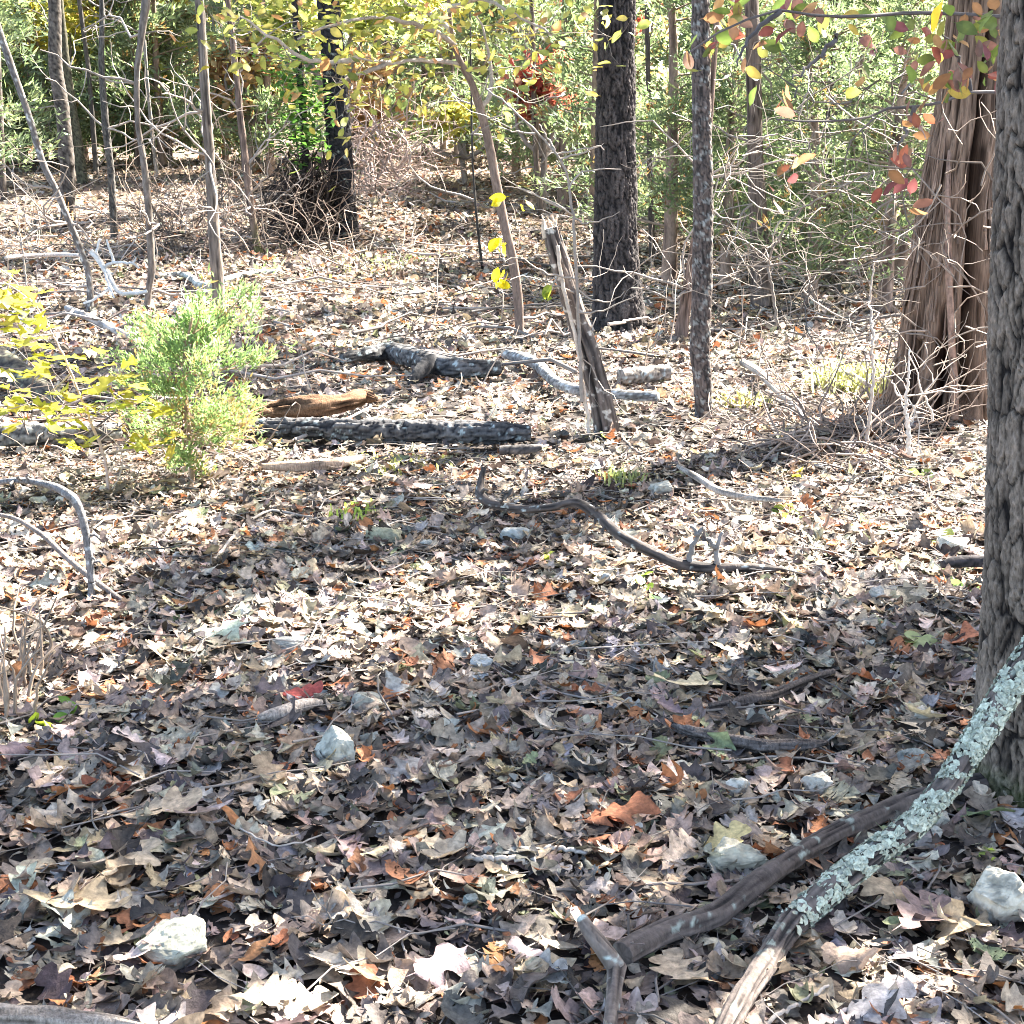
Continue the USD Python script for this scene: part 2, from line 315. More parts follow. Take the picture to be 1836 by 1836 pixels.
def strip_points(n, y0, y1, rg, k=0.42, pad=0.8):
    y = np.sqrt(rg.uniform(y0 ** 2, y1 ** 2, n)); return rg.uniform(-1, 1, n) * (k * y + pad), y
def litter(mb, n, y0, y1, templates, s0, s1, lift, tilt_sd, seed, keep=None, bright=1.0):
    rg = np.random.default_rng(seed)
    x, y = strip_points(n, y0, y1, rg)
    size = s0 + (s1 - s0) * rg.beta(1.3, 2.2, n)
    z = gz(x, y) + 0.004 + lift * rg.beta(1.1, 1.8, n)
    tilt = np.clip(np.abs(rg.normal(0, tilt_sd, n)), 0, 1.35)
    rot = rotations(n, tilt, rg); pos = np.stack([x, y, z + size * 0.16 * np.sin(tilt)], -1)
    which = rg.integers(0, len(templates), n); cols = dry_cols(n, rg) * bright
    if keep is not None:                            # the largest ones in view become pieces of their own
        q = pix(pos); inside = (q[:, 0] > 5) & (q[:, 0] < 1831) & (q[:, 1] > 700) & (q[:, 1] < 1831)
        score = np.where(inside, size / q[:, 2] * (0.5 + (z - gz(x, y)) / lift), 0)
        top = np.argsort(-score)[:keep]
        for k in top:
            one = MB(); scatter(one, templates, which[k:k + 1], pos[k:k + 1], rot[k:k + 1], size[k:k + 1], cols[k:k + 1])
            one.build('fallen_leaf', M_LITTER, GROUND)
        rest = np.setdiff1d(np.arange(n), top)
        scatter(mb, templates, which[rest], pos[rest], rot[rest], size[rest], cols[rest])
    elif mb is None:                                # instanced leaves: a prototype for every shape and colour
        from scipy.spatial.transform import Rotation
        path = numbered(GROUND, 'leaf_litter'); pi = UsdGeom.PointInstancer.Define(stage, path); tag(pi.GetPrim(), kind='stuff'); BASE[path] = np.zeros(3)
        nt, pal = len(templates), np.vstack([DRY, DRY * .72])
        for k in range(nt):
            v, f, tone = templates[k]
            for j, c in enumerate(pal):
                m = usdkit.mesh(stage, f'{path}/leaf_{k * len(pal) + j:03d}', (v, f), M_LITTER, smooth=True)
                UsdGeom.PrimvarsAPI(m).CreatePrimvar('col', Sdf.ValueTypeNames.Color3fArray, 'vertex').Set(Vt.Vec3fArray.FromNumpy(np.clip(c * bright * tone[:, None] * rg.normal(1, .05, 3), .004, .9).astype(np.float32)))
                pi.CreatePrototypesRel().AddTarget(m.GetPath())
        which = which * len(pal) + rg.choice(len(pal), n, p=np.r_[DRY_P, DRY_P] / 2)
        pi.CreateProtoIndicesAttr(Vt.IntArray.FromNumpy(which.astype(np.int32))); pi.CreatePositionsAttr(Vt.Vec3fArray.FromNumpy(pos.astype(np.float32)))
        qt = Rotation.from_matrix(rot).as_quat(); pi.CreateOrientationsAttr(Vt.QuathArray([Gf.Quath(float(a[3]), float(a[0]), float(a[1]), float(a[2])) for a in qt]))
        pi.CreateScalesAttr(Vt.Vec3fArray.FromNumpy(np.repeat(size[:, None], 3, 1).astype(np.float32)))
    else: scatter(mb, templates, which, pos, rot, size, cols)

lit = MB()
litter(lit, 2500, 1.4, 5.0, T_NEAR, 0.06, 0.155, 0.035, 0.30, 1, keep=285)
litter(None, 13000, 1.4, 5.5, T_MID, 0.04, 0.14, 0.03, 0.34, 2)
litter(None, 11000, 5.2, 11, T_MID, 0.05, 0.14, 0.04, 0.42, 3)
litter(None, 9000, 5.0, 11, T_BIT, 0.03, 0.09, 0.03, 0.5, 5)
litter(None, 42000, 1.4, 7, T_BIT, 0.012, 0.055, 0.030, 0.55, 4, bright=0.75)
litter(None, 30000, 10, 21, T_FAR, 0.06, 0.17, 0.06, 0.5, 6)
litter(None, 22000, 20, 40, T_FAR, 0.10, 0.22, 0.06, 0.45, 7)
lit.build('leaf_litter', M_LITTER, GROUND, kind='stuff', smooth=True)
tw = MB(); rt = np.random.default_rng(12)
for _ in range(2600):
    x, y = strip_points(1, 1.6, 12, rt); x, y = x[0], y[0]
    an, L = rt.uniform(0, np.pi), rt.uniform(0.08, 0.55)
    e = np.linspace(-0.5, 0.5, 5); ben = rt.normal(0, 0.04, 5)
    xs, ys = x + np.cos(an) * e * L - np.sin(an) * ben * L, y + np.sin(an) * e * L + np.cos(an) * ben * L
    tube(tw, np.stack([xs, ys, gz(xs, ys) + 0.02 + rt.uniform(0, 0.03) + rt.normal(0, 0.006, 5)], 1), rt.uniform(0.0012, 0.004), 0.001, 4, np.array([.17, .145, .125]) * rt.uniform(0.3, 1.7))
for _ in range(300):                                # thicker fallen sticks farther off
    x, y = strip_points(1, 7.5, 24, rt); x, y = x[0], y[0]; an, L = rt.uniform(0, np.pi), rt.uniform(.4, 1.9)
    e = np.linspace(-0.5, 0.5, 6); ben = rt.normal(0, 0.05, 6); xs, ys = x + np.cos(an) * e * L - np.sin(an) * ben * L, y + np.sin(an) * e * L + np.cos(an) * ben * L
    tube(tw, np.stack([xs, ys, gz(xs, ys) + 0.04 + rt.uniform(0, 0.06) + np.abs(rt.normal(0, 0.05, 6))], 1), rt.uniform(0.005, 0.016), 0.004, 5, np.array([.20, .17, .15]) * rt.uniform(0.3, 1.7))
for _ in range(170):                                # thin upright shoots
    x, y = strip_points(1, 7, 22, rt); x, y = x[0], y[0]; z = float(gz(x, y)); L = rt.uniform(.2, .8)
    twig_tree(tw, [x, y, z], [rt.normal(0, .3), rt.normal(0, .3), 1], L, .004 + .0003 * y, 1, np.array([.28, .23, .19]) * rt.uniform(.5, 1.5), .2, rg=rt, kids=(0, 3))
tw.build('fallen_twigs', M_TWIG, GROUND, kind='stuff')

# ------------------------------------------------------------------ foliage builders
def leaf_cloud(mb, centers, n, spread, size, cols, rg, tmpl=None, flat=0.5):
    """n leaves round the given clump centres."""
    centers = np.asarray(centers, float); k = rg.integers(0, len(centers), n)
    pos = centers[k] + rg.normal(0, 1, (n, 3)) * np.asarray(spread)
    tmpl = tmpl or T_CARD
    scatter(mb, tmpl, rg.integers(0, len(tmpl), n), pos, rotations(n, rg.normal(0, flat, n), rg), rg.uniform(*size, n), np.asarray(cols)[rg.integers(0, len(cols), n)] * rg.uniform(0.7, 1.25, (n, 1)))
T_CARD = []
for kk in range(4):
    rr_ = np.random.default_rng(50 + kk); w_ = rr_.uniform(0.22, 0.36); z_ = rr_.uniform(0.02, 0.12)
    T_CARD.append((np.array([[-.5, 0, 0], [-.05, -w_, z_], [.5, 0, -.02], [-.05, w_, z_], [0, 0, -z_ * .5]]), np.array([[0, 1, 4], [1, 2, 4], [2, 3, 4], [3, 0, 4]]), np.ones(5)))
T_OVAL = make_templates(7, 3, 8, 500, ['oval'], curl=(0.5, 3), arch=(-1.2, 1.2), wav=0.03)
T_MAPLE = make_templates(9, 5, 8, 520, ['maple'], curl=(0.2, 1.5), arch=(-1.0, 1.0), wav=0.03)

def needles(mb, pos, dirs, n, length, width, cols, rg, spread=0.7):
    """n narrow sprigs at each position."""
    P0 = np.repeat(pos, n, 0); D = unit(np.repeat(dirs, n, 0) + rg.normal(0, spread, (len(P0), 3)))
    L = rg.uniform(0.5, 1.2, (len(P0), 1)) * length
    W = unit(np.cross(D, rg.normal(0, 1, D.shape))) * width * rg.uniform(0.6, 1.3, (len(P0), 1))
    P0 = P0 + rg.normal(0, length * 0.35, P0.shape)
    v = np.stack([P0, P0 + D * L * 0.45 + W, P0 + D * L, P0 + D * L * 0.45 - W], 1)
    k = np.arange(len(P0))[:, None] * 4
    f = np.vstack([k + [0, 1, 2], k + [0, 2, 3]])
    c = np.repeat(np.repeat(cols, n, 0) * rg.uniform(0.75, 1.25, (len(P0), 1)), 4, 0)
    mb.add(v.reshape(-1, 3), f, c)

GREENS = np.array([[.15, .20, .12], [.19, .235, .14], [.12, .165, .10], [.22, .25, .15], [.17, .205, .14]])
def cedar_crown(mb, mbw, base, H, R, z0, ntuft, nn, nl, nw, rg, cols=GREENS, brown=0.06, nb=60, droop=0.1):
    base = np.asarray(base, float)
    zt = z0 + (H - z0) * rg.uniform(0, 1, nb) ** 1.1; az = rg.uniform(0, 2 * np.pi, nb)
    L = R * (0.25 + 0.75 * np.clip(1 - (zt - z0) / (H - z0), 0, 1) ** 0.7) * rg.uniform(0.55, 1.15, nb)
    up = rg.uniform(0.05, 0.55, nb)
    D = np.stack([np.cos(az), np.sin(az), up], -1)
    k = rg.integers(0, nb, ntuft); s = rg.uniform(0.12, 1, ntuft) ** 0.75
    pos = base + np.stack([0 * zt, 0 * zt, zt], -1)[k] + D[k] * (L[k] * s)[:, None]
    pos[:, 2] -= droop * L[k] * s ** 2
    pos += rg.normal(0, 1, (ntuft, 3)) * (0.05 + 0.11 * L[k] * s)[:, None] * [1, 1, 0.55]
    col = cols[rg.integers(0, len(cols), ntuft)] * rg.uniform(0.75, 1.25, (ntuft, 1))
    br = rg.uniform(0, 1, ntuft) < brown; col[br] = np.array([.20, .12, .06])
    needles(mb, pos, unit(D[k] + [0, 0, 0.25]), nn, nl, nw, col, rg)
    for q in range(nb):
        e = base + [0, 0, zt[q]]; tip = e + D[q] * L[q]; tip[2] -= droop * L[q]
        tube(mbw, [e, (e + tip) / 2 + [0, 0, 0.05 * L[q]], tip], 0.012 + 0.005 * L[q], 0.003, 3, (.20, .15, .11))

def up_path(pts, radii, H, lean=(0, 0)):
    """Carries a trunk on above the frame to the height H."""
    p = np.asarray(pts, float); top = p[-1]; d = unit(p[-1] - p[-3 if len(p) > 3 else -2]); d = unit(d * [0.4, 0.4, 1])
    if top[2] >= H: return p, np.asarray(radii)
    q = [top + d * (H - top[2]) * k / d[2] for k in (0.5, 1.0)]
    return np.vstack([p, q]), np.r_[radii, radii[-1] * 0.72, radii[-1] * 0.35]

def trunk_from_pixels(rows, depth_off=0.0, Y=None, sink=0.04):
    """rows: (px, py, width px) from the foot upward -> points, radii in metres, foot."""
    foot = G(rows[0][0], rows[0][1]); Y = Y or foot[1]
    pts = [P(px, py, Y) for px, py, _ in rows]; rad = [w * pix(q)[2] / FPX / 2 for (_, _, w), q in zip(rows, pts)]
    pts = [pts[0] - [0, 0, sink]] + pts[1:] if True else pts
    return np.array(pts), np.array(rad), np.array([pts[0][0], Y, pts[0][2] + sink])

def leafy_crown(t, base, c, R, n, size, cols, seed, lobes=26, nb=10, material=None, gap=0.55, top=None):
    """A broad crown: limbs and leaf clumps with gaps between them."""
    rg = np.random.default_rng(seed); c = np.asarray(c, float); mb, mw = MB(), MB()
    u = unit(rg.normal(0, 1, (lobes, 3))); cen = c + u * np.asarray(R) * (rg.uniform(0.15, 1, (lobes, 1)) ** 0.5)
    per = np.maximum(8, (n * rg.dirichlet(np.full(lobes, 3.0))).astype(int))
    for q in range(lobes): leaf_cloud(mb, cen[q:q + 1], per[q], np.mean(R) * gap * rg.uniform(0.25, 0.5) * np.array([1, 1, .6]), size, cols, rg, None, 1.1)
    st = np.asarray(top if top is not None else base + [0, 0, 3.0])
    for q in range(min(nb, lobes)): tube(mw, [st, (st + cen[q]) / 2 + rg.normal(0, .2, 3), cen[q]], 0.05, 0.012, 5, (.16, .13, .11), seg=6)
    mw.build('limbs', M_TWIG, t)
    mb.build('crown', material or M_LEAF, t, smooth=False, kind='stuff')

YEL = np.array([[.42, .37, .09], [.36, .36, .10], [.46, .39, .13], [.30, .33, .10]])
YG = np.array([[.24, .28, .09], [.31, .34, .11], [.19, .24, .09], [.38, .37, .12]])
ORANGE = np.array([[.40, .24, .12], [.36, .19, .11], [.42, .30, .14], [.33, .24, .14]])
RED = np.array([[.36, .08, .07], [.30, .09, .08], [.40, .14, .10]])
OLIVE = np.array([[.16, .19, .06], [.22, .22, .07], [.12, .16, .05], [.30, .24, .08]])
GREENLEAF = np.array([[.09, .20, .04], [.13, .26, .05], [.07, .16, .04]])
GREY_D, GREY_L = (.055, .047, .04), (.21, .185, .165)

# ------------------------------------------------------------------ trees that stand out one by one
def tree(name, label, cat, rows, H=9.0, nu=28, nv=120, style='oak', dark=GREY_D, light=GREY_L, amp=0.012, cell=0.03, seed=1, lean=(0, 0), group=None, flare=1.0, **kw):
    pts, rad, foot = trunk_from_pixels(rows)
    pts, rad = up_path(pts, rad, H)
    t = thing(name, label, cat, foot, group)
    mb = MB(); trunk_mesh(mb, pts, rad, nu, nv, style, dark, light, amp, seed, cell, vis=len(rows) - 1, **kw)
    mb.build('trunk', M_CEDAR if style == 'cedar' else M_SCALY if rows[0][2] > 60 else M_BARK, t)
    return t, pts, foot
def crown_for(t, foot, pts, seed, R=(1.8, 1.8, 1.5), n=2600, size=(0.07, 0.14), cols=OLIVE, lift=0.3, **kw):
    leafy_crown(t, foot, pts[-1] + [0, 0, lift], R, n, size, cols, seed, top=pts[-2], **kw)

# near oak whose scaly trunk fills the edge of the view
oak_rows = [(1885, 1408, 324), (1886, 1370, 294), (1886, 1300, 270), (1886, 1200, 256), (1889, 1050, 248), (1892, 900, 244), (1895, 750, 240), (1898, 600, 237), (1902, 400, 232), (1907, 200, 224), (1913, 0, 218)]
t, pts, foot = tree('oak_tree', 'thick scaly-barked oak rising behind the lichen-crusted branch, greyish brown with a mossy foot', 'tree', oak_rows, 7.5, 230, 600, 'oak', (.012, .0095, .0085), (.20, .155, .12), 0.012, 0.024, seed=3, stretch=4.0, crack=.18, moss=0.10)
OAK_FOOT, OAK_PTS = foot, pts
crown_for(t, foot, pts, 31, (2.2, 2.2, 1.6), 1500, lift=0.8)

# old split cedar
ced_rows = [(1690, 748, 232), (1695, 715, 205), (1700, 670, 186), (1703, 600, 172), (1708, 520, 160), (1714, 440, 150), (1720, 370, 142), (1730, 280, 132), (1741, 200, 124), (1752, 60, 112)]
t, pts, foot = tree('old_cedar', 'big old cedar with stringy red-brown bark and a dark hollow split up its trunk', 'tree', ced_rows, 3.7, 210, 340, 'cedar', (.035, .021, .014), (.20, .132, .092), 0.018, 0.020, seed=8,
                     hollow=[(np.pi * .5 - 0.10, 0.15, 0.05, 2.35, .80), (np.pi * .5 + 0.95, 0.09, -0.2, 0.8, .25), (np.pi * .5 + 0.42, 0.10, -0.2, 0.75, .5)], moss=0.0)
CEDAR_T, CEDAR_PTS = t, pts; CED_RAD = up_path(*trunk_from_pixels(ced_rows)[:2], 3.7)[1]
mbv = MB(); Yv = foot[1] - 0.36
trunk_mesh(mbv, [P(1712, 752, Yv), P(1711, 690, Yv), P(1706, 600, Yv), P(1701, 480, Yv + .05), P(1699, 380, Yv + .1), P(1703, 270, Yv + .22)], [.021, .018, .017, .017, .015, .010], 14, 160, 'cedar', (.10, .06, .045), (.26, .165, .12), .004, 5, .008)
mbv.build('bare_stem', M_WOOD, t)
mbs = MB(); rgs = np.random.default_rng(17); pc, tc, sc_ = smooth_path(pts, 120); Rc = PchipInterpolator(sc_, [0.0] * 0 or CED_RAD)(tc)
for _ in range(150):                                # loose strips of bark
    th = rgs.uniform(-.1, np.pi + .1)
    if abs(th - (np.pi / 2 - .10)) < .24: continue
    i0 = rgs.integers(0, 42); n_ = rgs.integers(6, 22); ii = np.clip(np.arange(i0, i0 + n_), 0, 119); thv = th + np.cumsum(rgs.normal(0, .008, n_))
    off = rgs.uniform(.0, .012) + .012 * np.abs(np.linspace(-1, 1, n_)) ** 3
    ln = pc[ii] + (Rc[ii] * rgs.uniform(.98, 1.03) + off)[:, None] * np.stack([np.cos(thv), -np.sin(thv), 0 * thv], -1)
    tube(mbs, ln, rgs.uniform(.004, .010), .002, 4, np.array([.22, .15, .11]) * rgs.uniform(.45, 1.35))
mbs.build('bark_strips', M_CEDAR, t, kind='stuff')
mbt = MB()
for _ in range(34): twig_tree(mbt, P(rgs.uniform(1600, 1800), rgs.uniform(250, 700), foot[1] - rgs.uniform(.35, .7)), rgs.normal(0, 1, 3) * [1, .3, .6], rgs.uniform(.3, .8), .006, 1, np.array([.22, .17, .135]) * rgs.uniform(.5, 1.4), .3, .02, rg=rgs, kids=(1, 4))
mbt.build('dead_twigs', M_TWIG, t, kind='stuff')
mbr = MB()
for (q, r0) in (([(1655, 600), (1600, 665), (1540, 700), (1505, 716)], .035), ([(1620, 690), (1588, 722), (1566, 740)], .04), ([(1760, 690), (1772, 730), (1776, 750)], .05)):
    pp = [P(q[0][0], q[0][1], foot[1] - .15)] + [G(*z, h=.03) for z in q[1:]]
    tube(mbr, pp, r0, r0 * .5, 7, (.16, .11, .08), seg=12, wig=0.004)
mbr.build('root', M_WOOD, t)
n1, n2 = MB(), MB(); cedar_crown(n1, n2, foot + [0.15, 0, 0], 4.4, 1.1, 2.8, 300, 14, 0.13, 0.016, np.random.default_rng(81))
n2.build('limbs', M_TWIG, t); n1.build('crown', M_NEEDLE, t, smooth=False, kind='stuff')

# furrowed oak in the middle
fur_rows = [(1108, 596, 108), (1108, 575, 97), (1107, 540, 90), (1105, 470, 82), (1104, 370, 76), (1103, 250, 72), (1105, 120, 68), (1108, 0, 64)]
t, pts, foot = tree('oak_tree', 'dark furrowed oak trunk standing straight between the broken snag and the lichen-spotted slim trunk', 'tree', fur_rows, 10, 96, 420, 'oak', (.010, .0095, .010), (.078, .066, .062), 0.022, 0.030, seed=12, stretch=5.0, crack=.45)
FUR_FOOT = foot
crown_for(t, foot, pts, 32, (2.6, 2.6, 1.8), 2600)
leafy_crown(t, foot, np.array([2.75, 12.5, 5.0]), (1.5, .9, .55), 1100, (.09, .15), OLIVE, 132, lobes=34, nb=6, gap=.45, top=np.array([.85, 11.4, 4.2]))

# slim lichen spotted trunk
t, pts, foot = tree('slim_oak', 'slim trunk spotted with pale lichen, next to the furrowed oak, scaly dark bark', 'tree',
    [(1261, 752, 40), (1261, 730, 31), (1260, 690, 32), (1255, 615, 36), (1259, 500, 36), (1261, 370, 36), (1258, 200, 34), (1256, 0, 32)], 9, 48, 330, 'oak', (.026, .022, .02), (.115, .088, .075), 0.009, 0.018, seed=14, lichen=(.24, .24, .22), lichen_amt=0.06)
crown_for(t, foot, pts, 33, (1.5, 1.5, 1.2), 1500)

# blackened trunk
t, pts, foot = tree('charred_oak', 'blackened straight trunk with pale flecks, on the low mossy bank', 'tree',
    [(622, 446, 62), (620, 425, 51), (615, 370, 47), (611, 300, 45), (604, 200, 44), (598, 110, 43), (588, 0, 40)], 12, 56, 260, 'oak', (.010, .010, .012), (.035, .032, .033), 0.02, 0.032, seed=16, lichen=(.40, .42, .36), lichen_amt=-0.055)
crown_for(t, foot, pts, 34, (2.6, 2.6, 1.8), 3000)

SLIM = [  # label, rows, style, dark, light, height, kw
    ('grey shaggy slim cedar trunk rising behind the low bright green cedar sapling', [(392, 560, 26), (391, 520, 22), (388, 480, 22), (383, 400, 20), (376, 280, 18), (370, 200, 17), (358, 0, 16)], 'cedar', (.08, .065, .055), (.26, .215, .18), 8, {}),
    ('reddish slim trunk with a green mossy foot, between the grey shaggy trunk and charred oak', [(466, 474, 26), (464, 455, 16), (458, 425, 13), (450, 370, 13), (441, 300, 13), (430, 200, 12), (419, 90, 10), (408, 0, 9)], 'cedar', (.08, .055, .045), (.25, .18, .145), 8, {'moss': .45}),
    ('thin crooked trunk half in bright sun, dark at its foot, beside the white dead branch', [(262, 558, 14), (266, 525, 12), (272, 480, 13), (268, 400, 13), (259, 300, 12), (247, 220, 10), (245, 150, 10), (254, 60, 13), (262, 0, 15)], 'smooth', (.07, .055, .045), (.32, .27, .23), 7, {}),
    ('long thin sapling leaning steeply from the edge toward the white dead branch', [(158, 560, 13), (160, 500, 12), (143, 445, 12), (125, 400, 12), (100, 340, 12), (80, 300, 12), (49, 200, 12), (14, 100, 13), (-12, 20, 13)], 'smooth', (.09, .075, .065), (.28, .245, .22), 5, {'lichen': (.55, .54, .50), 'lichen_amt': .04}),
    ('sturdy dark trunk with a torn orange patch of wood at its foot', [(122, 396, 29), (122, 370, 26), (121, 300, 26), (112, 200, 25), (100, 120, 24), (97, 0, 22)], 'oak', (.045, .038, .033), (.19, .16, .135), 10, {}),
    ('dark olive trunk leaning just behind the one with the torn orange foot', [(150, 344, 22), (145, 300, 19), (137, 240, 18), (128, 190, 17), (112, 60, 15), (106, 0, 14)], 'oak', (.05, .045, .03), (.15, .14, .09), 10, {}),
    ('very slim dark pole-like trunk, first beyond the trunk with orange foot', [(175, 336, 11), (172, 300, 10), (166, 220, 9), (160, 140, 8), (150, 60, 8), (142, 0, 8)], 'smooth', (.06, .05, .045), (.16, .14, .12), 9, {}),
    ('slim dark trunk, gently bent, in deep shade between the orange-footed and crooked trunks', [(206, 434, 17), (204, 400, 13), (199, 310, 13), (190, 230, 13), (183, 140, 11), (182, 0, 9)], 'oak', (.06, .055, .05), (.19, .17, .15), 9, {}),
    ('dark trunk hung with a brushy clump, next to the charred oak', [(545, 436, 17), (546, 400, 15), (548, 320, 15), (546, 240, 14), (536, 120, 12), (528, 0, 11)], 'oak', (.02, .018, .018), (.07, .06, .055), 9, {}),
    ('narrow dark trunk against green foliage at the very edge, far back', [(6, 318, 9), (5, 260, 8), (3, 180, 8), (2, 80, 7), (1, 0, 7)], 'smooth', (.05, .045, .04), (.14, .12, .1), 9, {}),
    ('shaded cedar trunk with dead pale branches, beyond the lichen-spotted slim trunk', [(1365, 556, 42), (1365, 520, 36), (1363, 460, 34), (1358, 360, 31), (1354, 260, 28), (1351, 120, 26), (1348, 0, 24)], 'cedar', (.06, .045, .038), (.22, .165, .135), 9, {}),
    ('short leaning reddish cedar trunk right behind the foot of the lichen-spotted trunk', [(1220, 612, 26), (1225, 570, 22), (1233, 520, 20), (1243, 460, 18), (1252, 400, 15), (1263, 320, 12)], 'cedar', (.09, .06, .045), (.28, .19, .15), 4.5, {}),
    ('thin straight dark pole standing before the sunny clearing', [(866, 484, 6), (860, 440, 5), (852, 360, 4.5), (848, 300, 4), (846, 240, 4), (845, 180, 3.5)], 'smooth', (.04, .035, .03), (.10, .09, .08), 3.6, {}),
    ('dim brown trunk far behind the snag, rising out of cedar scrub', [(972, 398, 13), (968, 360, 11), (962, 300, 10), (958, 200, 9), (955, 60, 8), (953, 0, 8)], 'cedar', (.08, .06, .05), (.20, .15, .12), 9, {}),
    ('pale sunlit pole trunk glimpsed deep in the brush behind the crooked trunk', [(285, 330, 8), (279, 290, 8), (272, 230, 7), (266, 170, 6), (258, 60, 6), (255, 0, 6)], 'smooth', (.30, .26, .22), (.5, .45, .4), 9, {}),
    ('dark slim trunk dividing the green scrub, seen close past the furrowed oak', [(1170, 470, 12), (1168, 400, 11), (1165, 300, 10), (1163, 180, 9), (1160, 0, 9)], 'smooth', (.05, .04, .035), (.14, .11, .09), 9, {}),
    ('dim trunk with ragged bark behind the red-leaved dogwood limbs', [(1480, 500, 16), (1482, 400, 15), (1486, 250, 13), (1492, 100, 12), (1498, 0, 11)], 'cedar', (.07, .055, .045), (.19, .15, .125), 9, {}),
]
SL = {}
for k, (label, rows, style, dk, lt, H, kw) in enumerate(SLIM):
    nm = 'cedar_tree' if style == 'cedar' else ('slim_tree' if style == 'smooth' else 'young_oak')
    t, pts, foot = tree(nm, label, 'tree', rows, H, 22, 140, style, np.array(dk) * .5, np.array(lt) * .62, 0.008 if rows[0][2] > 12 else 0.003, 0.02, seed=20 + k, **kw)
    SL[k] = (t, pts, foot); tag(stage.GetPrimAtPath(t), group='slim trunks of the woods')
    rg = np.random.default_rng(900 + k)
    if H > 5:
        if style == 'cedar':
            n1, n2 = MB(), MB(); cedar_crown(n1, n2, np.r_[pts[-1][:2], foot[2]], H + 0.8 if k != 10 else 8.2, {10: 1.7, 13: 2.1}.get(k, .9), H * 0.62 if k != 10 else 4.4, {10: 420, 13: 800}.get(k, 230), 10, 0.16, 0.024, rg, nb=36)
            n2.build('limbs', M_TWIG, t); n1.build('crown', M_NEEDLE, t, smooth=False, kind='stuff')
        else: crown_for(t, foot, pts, 40 + k, (1.3, 1.3, 1.0), 700, (0.09, 0.17), [YG, OLIVE, YEL][k % 3], lobes=14, nb=6)
    for q in range(9 if style == 'cedar' else 4):   # dead side twigs low on the stem
        mt = MB()
        i = rg.uniform(0.25, 0.8); s = pts[min(int(i * (len(pts) - 1)), len(pts) - 2)]; az = rg.uniform(0, 6.28)
        twig_tree(mt, s, [math.cos(az), math.sin(az), rg.uniform(-.1, .5)], rg.uniform(.4, 1.1), 0.008 + 0.0004 * foot[1], 1, (.26, .22, .19), 0.3, rg=rg); mt.build('dead_branch', M_TWIG, t)
t13, pts13, foot13 = SL[13]
leafy_crown(t13, foot13, G(110, 475) + SUN * 9.0, (2.5, 1.7, .8), 2300, (.10, .17), OLIVE, 133, lobes=44, nb=8, gap=.5, top=pts13[-2])
# torn orange wood at the foot of one trunk
t, pts, foot = SL[4]; mbs = MB(); Yp = foot[1] - 0.17
for (x0, x1, y0, y1) in ((112, 118, 394, 345), (118, 124, 396, 362), (124, 130, 396, 378)):
    q = [P(x0, y0, Yp), P(x1, y0, Yp), P((x0 + x1) / 2 + 1, y1, Yp + .04)]; q += [z + [0, .06, 0] for z in q]
    mbs.add(q, [[0, 1, 2], [3, 5, 4], [0, 2, 3], [2, 5, 3], [1, 4, 2], [2, 4, 5]], (.50, .27, .11))
mbs.build('torn_wood', M_WOOD, t, smooth=False)
# brushy clump on the dark trunk
t, pts, foot = SL[8]; mbs = MB(); rg = np.random.default_rng(5)
for q in range(420):
    c = P(rg.normal(545, 26), rg.choice([rg.uniform(285, 350), rg.uniform(330, 430)]), foot[1] - rg.uniform(-.2, .7)); tube(mbs, [c, c + rg.normal(0, .16, 3) - [0, 0, .1], c + rg.normal(0, .28, 3) - [0, 0, .25]], .013, .003, 3, (.03, .02, .016))
mbs.build('brush_clump', M_TWIG, t)
mbs = MB(); cen = np.array([P(rg.uniform(520, 562), rg.uniform(110, 285), foot[1] - rg.uniform(-.2, .6)) for _ in range(30)])
leaf_cloud(mbs, cen, 900, (.16, .16, .14), (.07, .13), GREENLEAF, rg); mbs.build('green_leaves', M_LEAF, t, smooth=False, kind='stuff')

# bent dogwood: leaning trunk, pale limbs to one side, yellow leaves
dog_rows = [(931, 606, 24), (931, 585, 17), (929, 540, 17), (920, 470, 17), (904, 400, 17), (890, 330, 17), (876, 255, 16), (862, 200, 15), (846, 150, 13), (826, 112, 12), (812, 70, 8), (806, 20, 7), (800, -60, 6)]
t, pts, foot = tree('dogwood', 'bent slender dogwood with yellow leaves and pale limbs, leaning over the sunny clearing', 'tree', dog_rows, 4.6, 24, 200, 'smooth', (.08, .055, .045), (.21, .155, .125), 0.004, 0.02, seed=50)
DY = foot[1]; mbl = MB(); tips = []
limbs = [[(828, 116, 0), (800, 108, 0), (760, 108, -.2), (700, 112, -.4), (640, 104, -.6)], [(700, 112, -.4), (650, 130, -.5), (600, 150, -.7)], [(815, 80, 0), (760, 50, -.3), (690, 30, -.6), (600, 45, -.9), (530, 70, -1.1)],
         [(812, 60, 0), (740, 10, .3), (660, -20, .2)], [(806, 20, 0), (860, 0, -.4), (930, 30, -.6), (990, 60, -.8)], [(862, 200, 0), (880, 150, .2), (876, 90, .3), (856, 30, .3)], [(640, 104, -.6), (560, 110, -.8), (480, 60, -1.0), (430, 30, -1.1)]]
lim_pts = []
for L in limbs:
    q = np.array([P(x, y, DY + d) for x, y, d in L]); tube(mbl, q, .022, .007, 6, (.34, .29, .25), seg=14, wig=.006)
    sp_, _, _ = smooth_path(q, 12); lim_pts.append(sp_)
    for _ in range(5): twig_tree(mbl, sp_[rng.integers(3, 12)], rng.normal(0, 1, 3) * [1, 1, .4], .5, .005, 1, (.2, .17, .14), .25, 0.03, tips=tips)
mbl.build('limbs', M_WOOD, t)
rg = np.random.default_rng(61); allp = np.vstack(lim_pts)
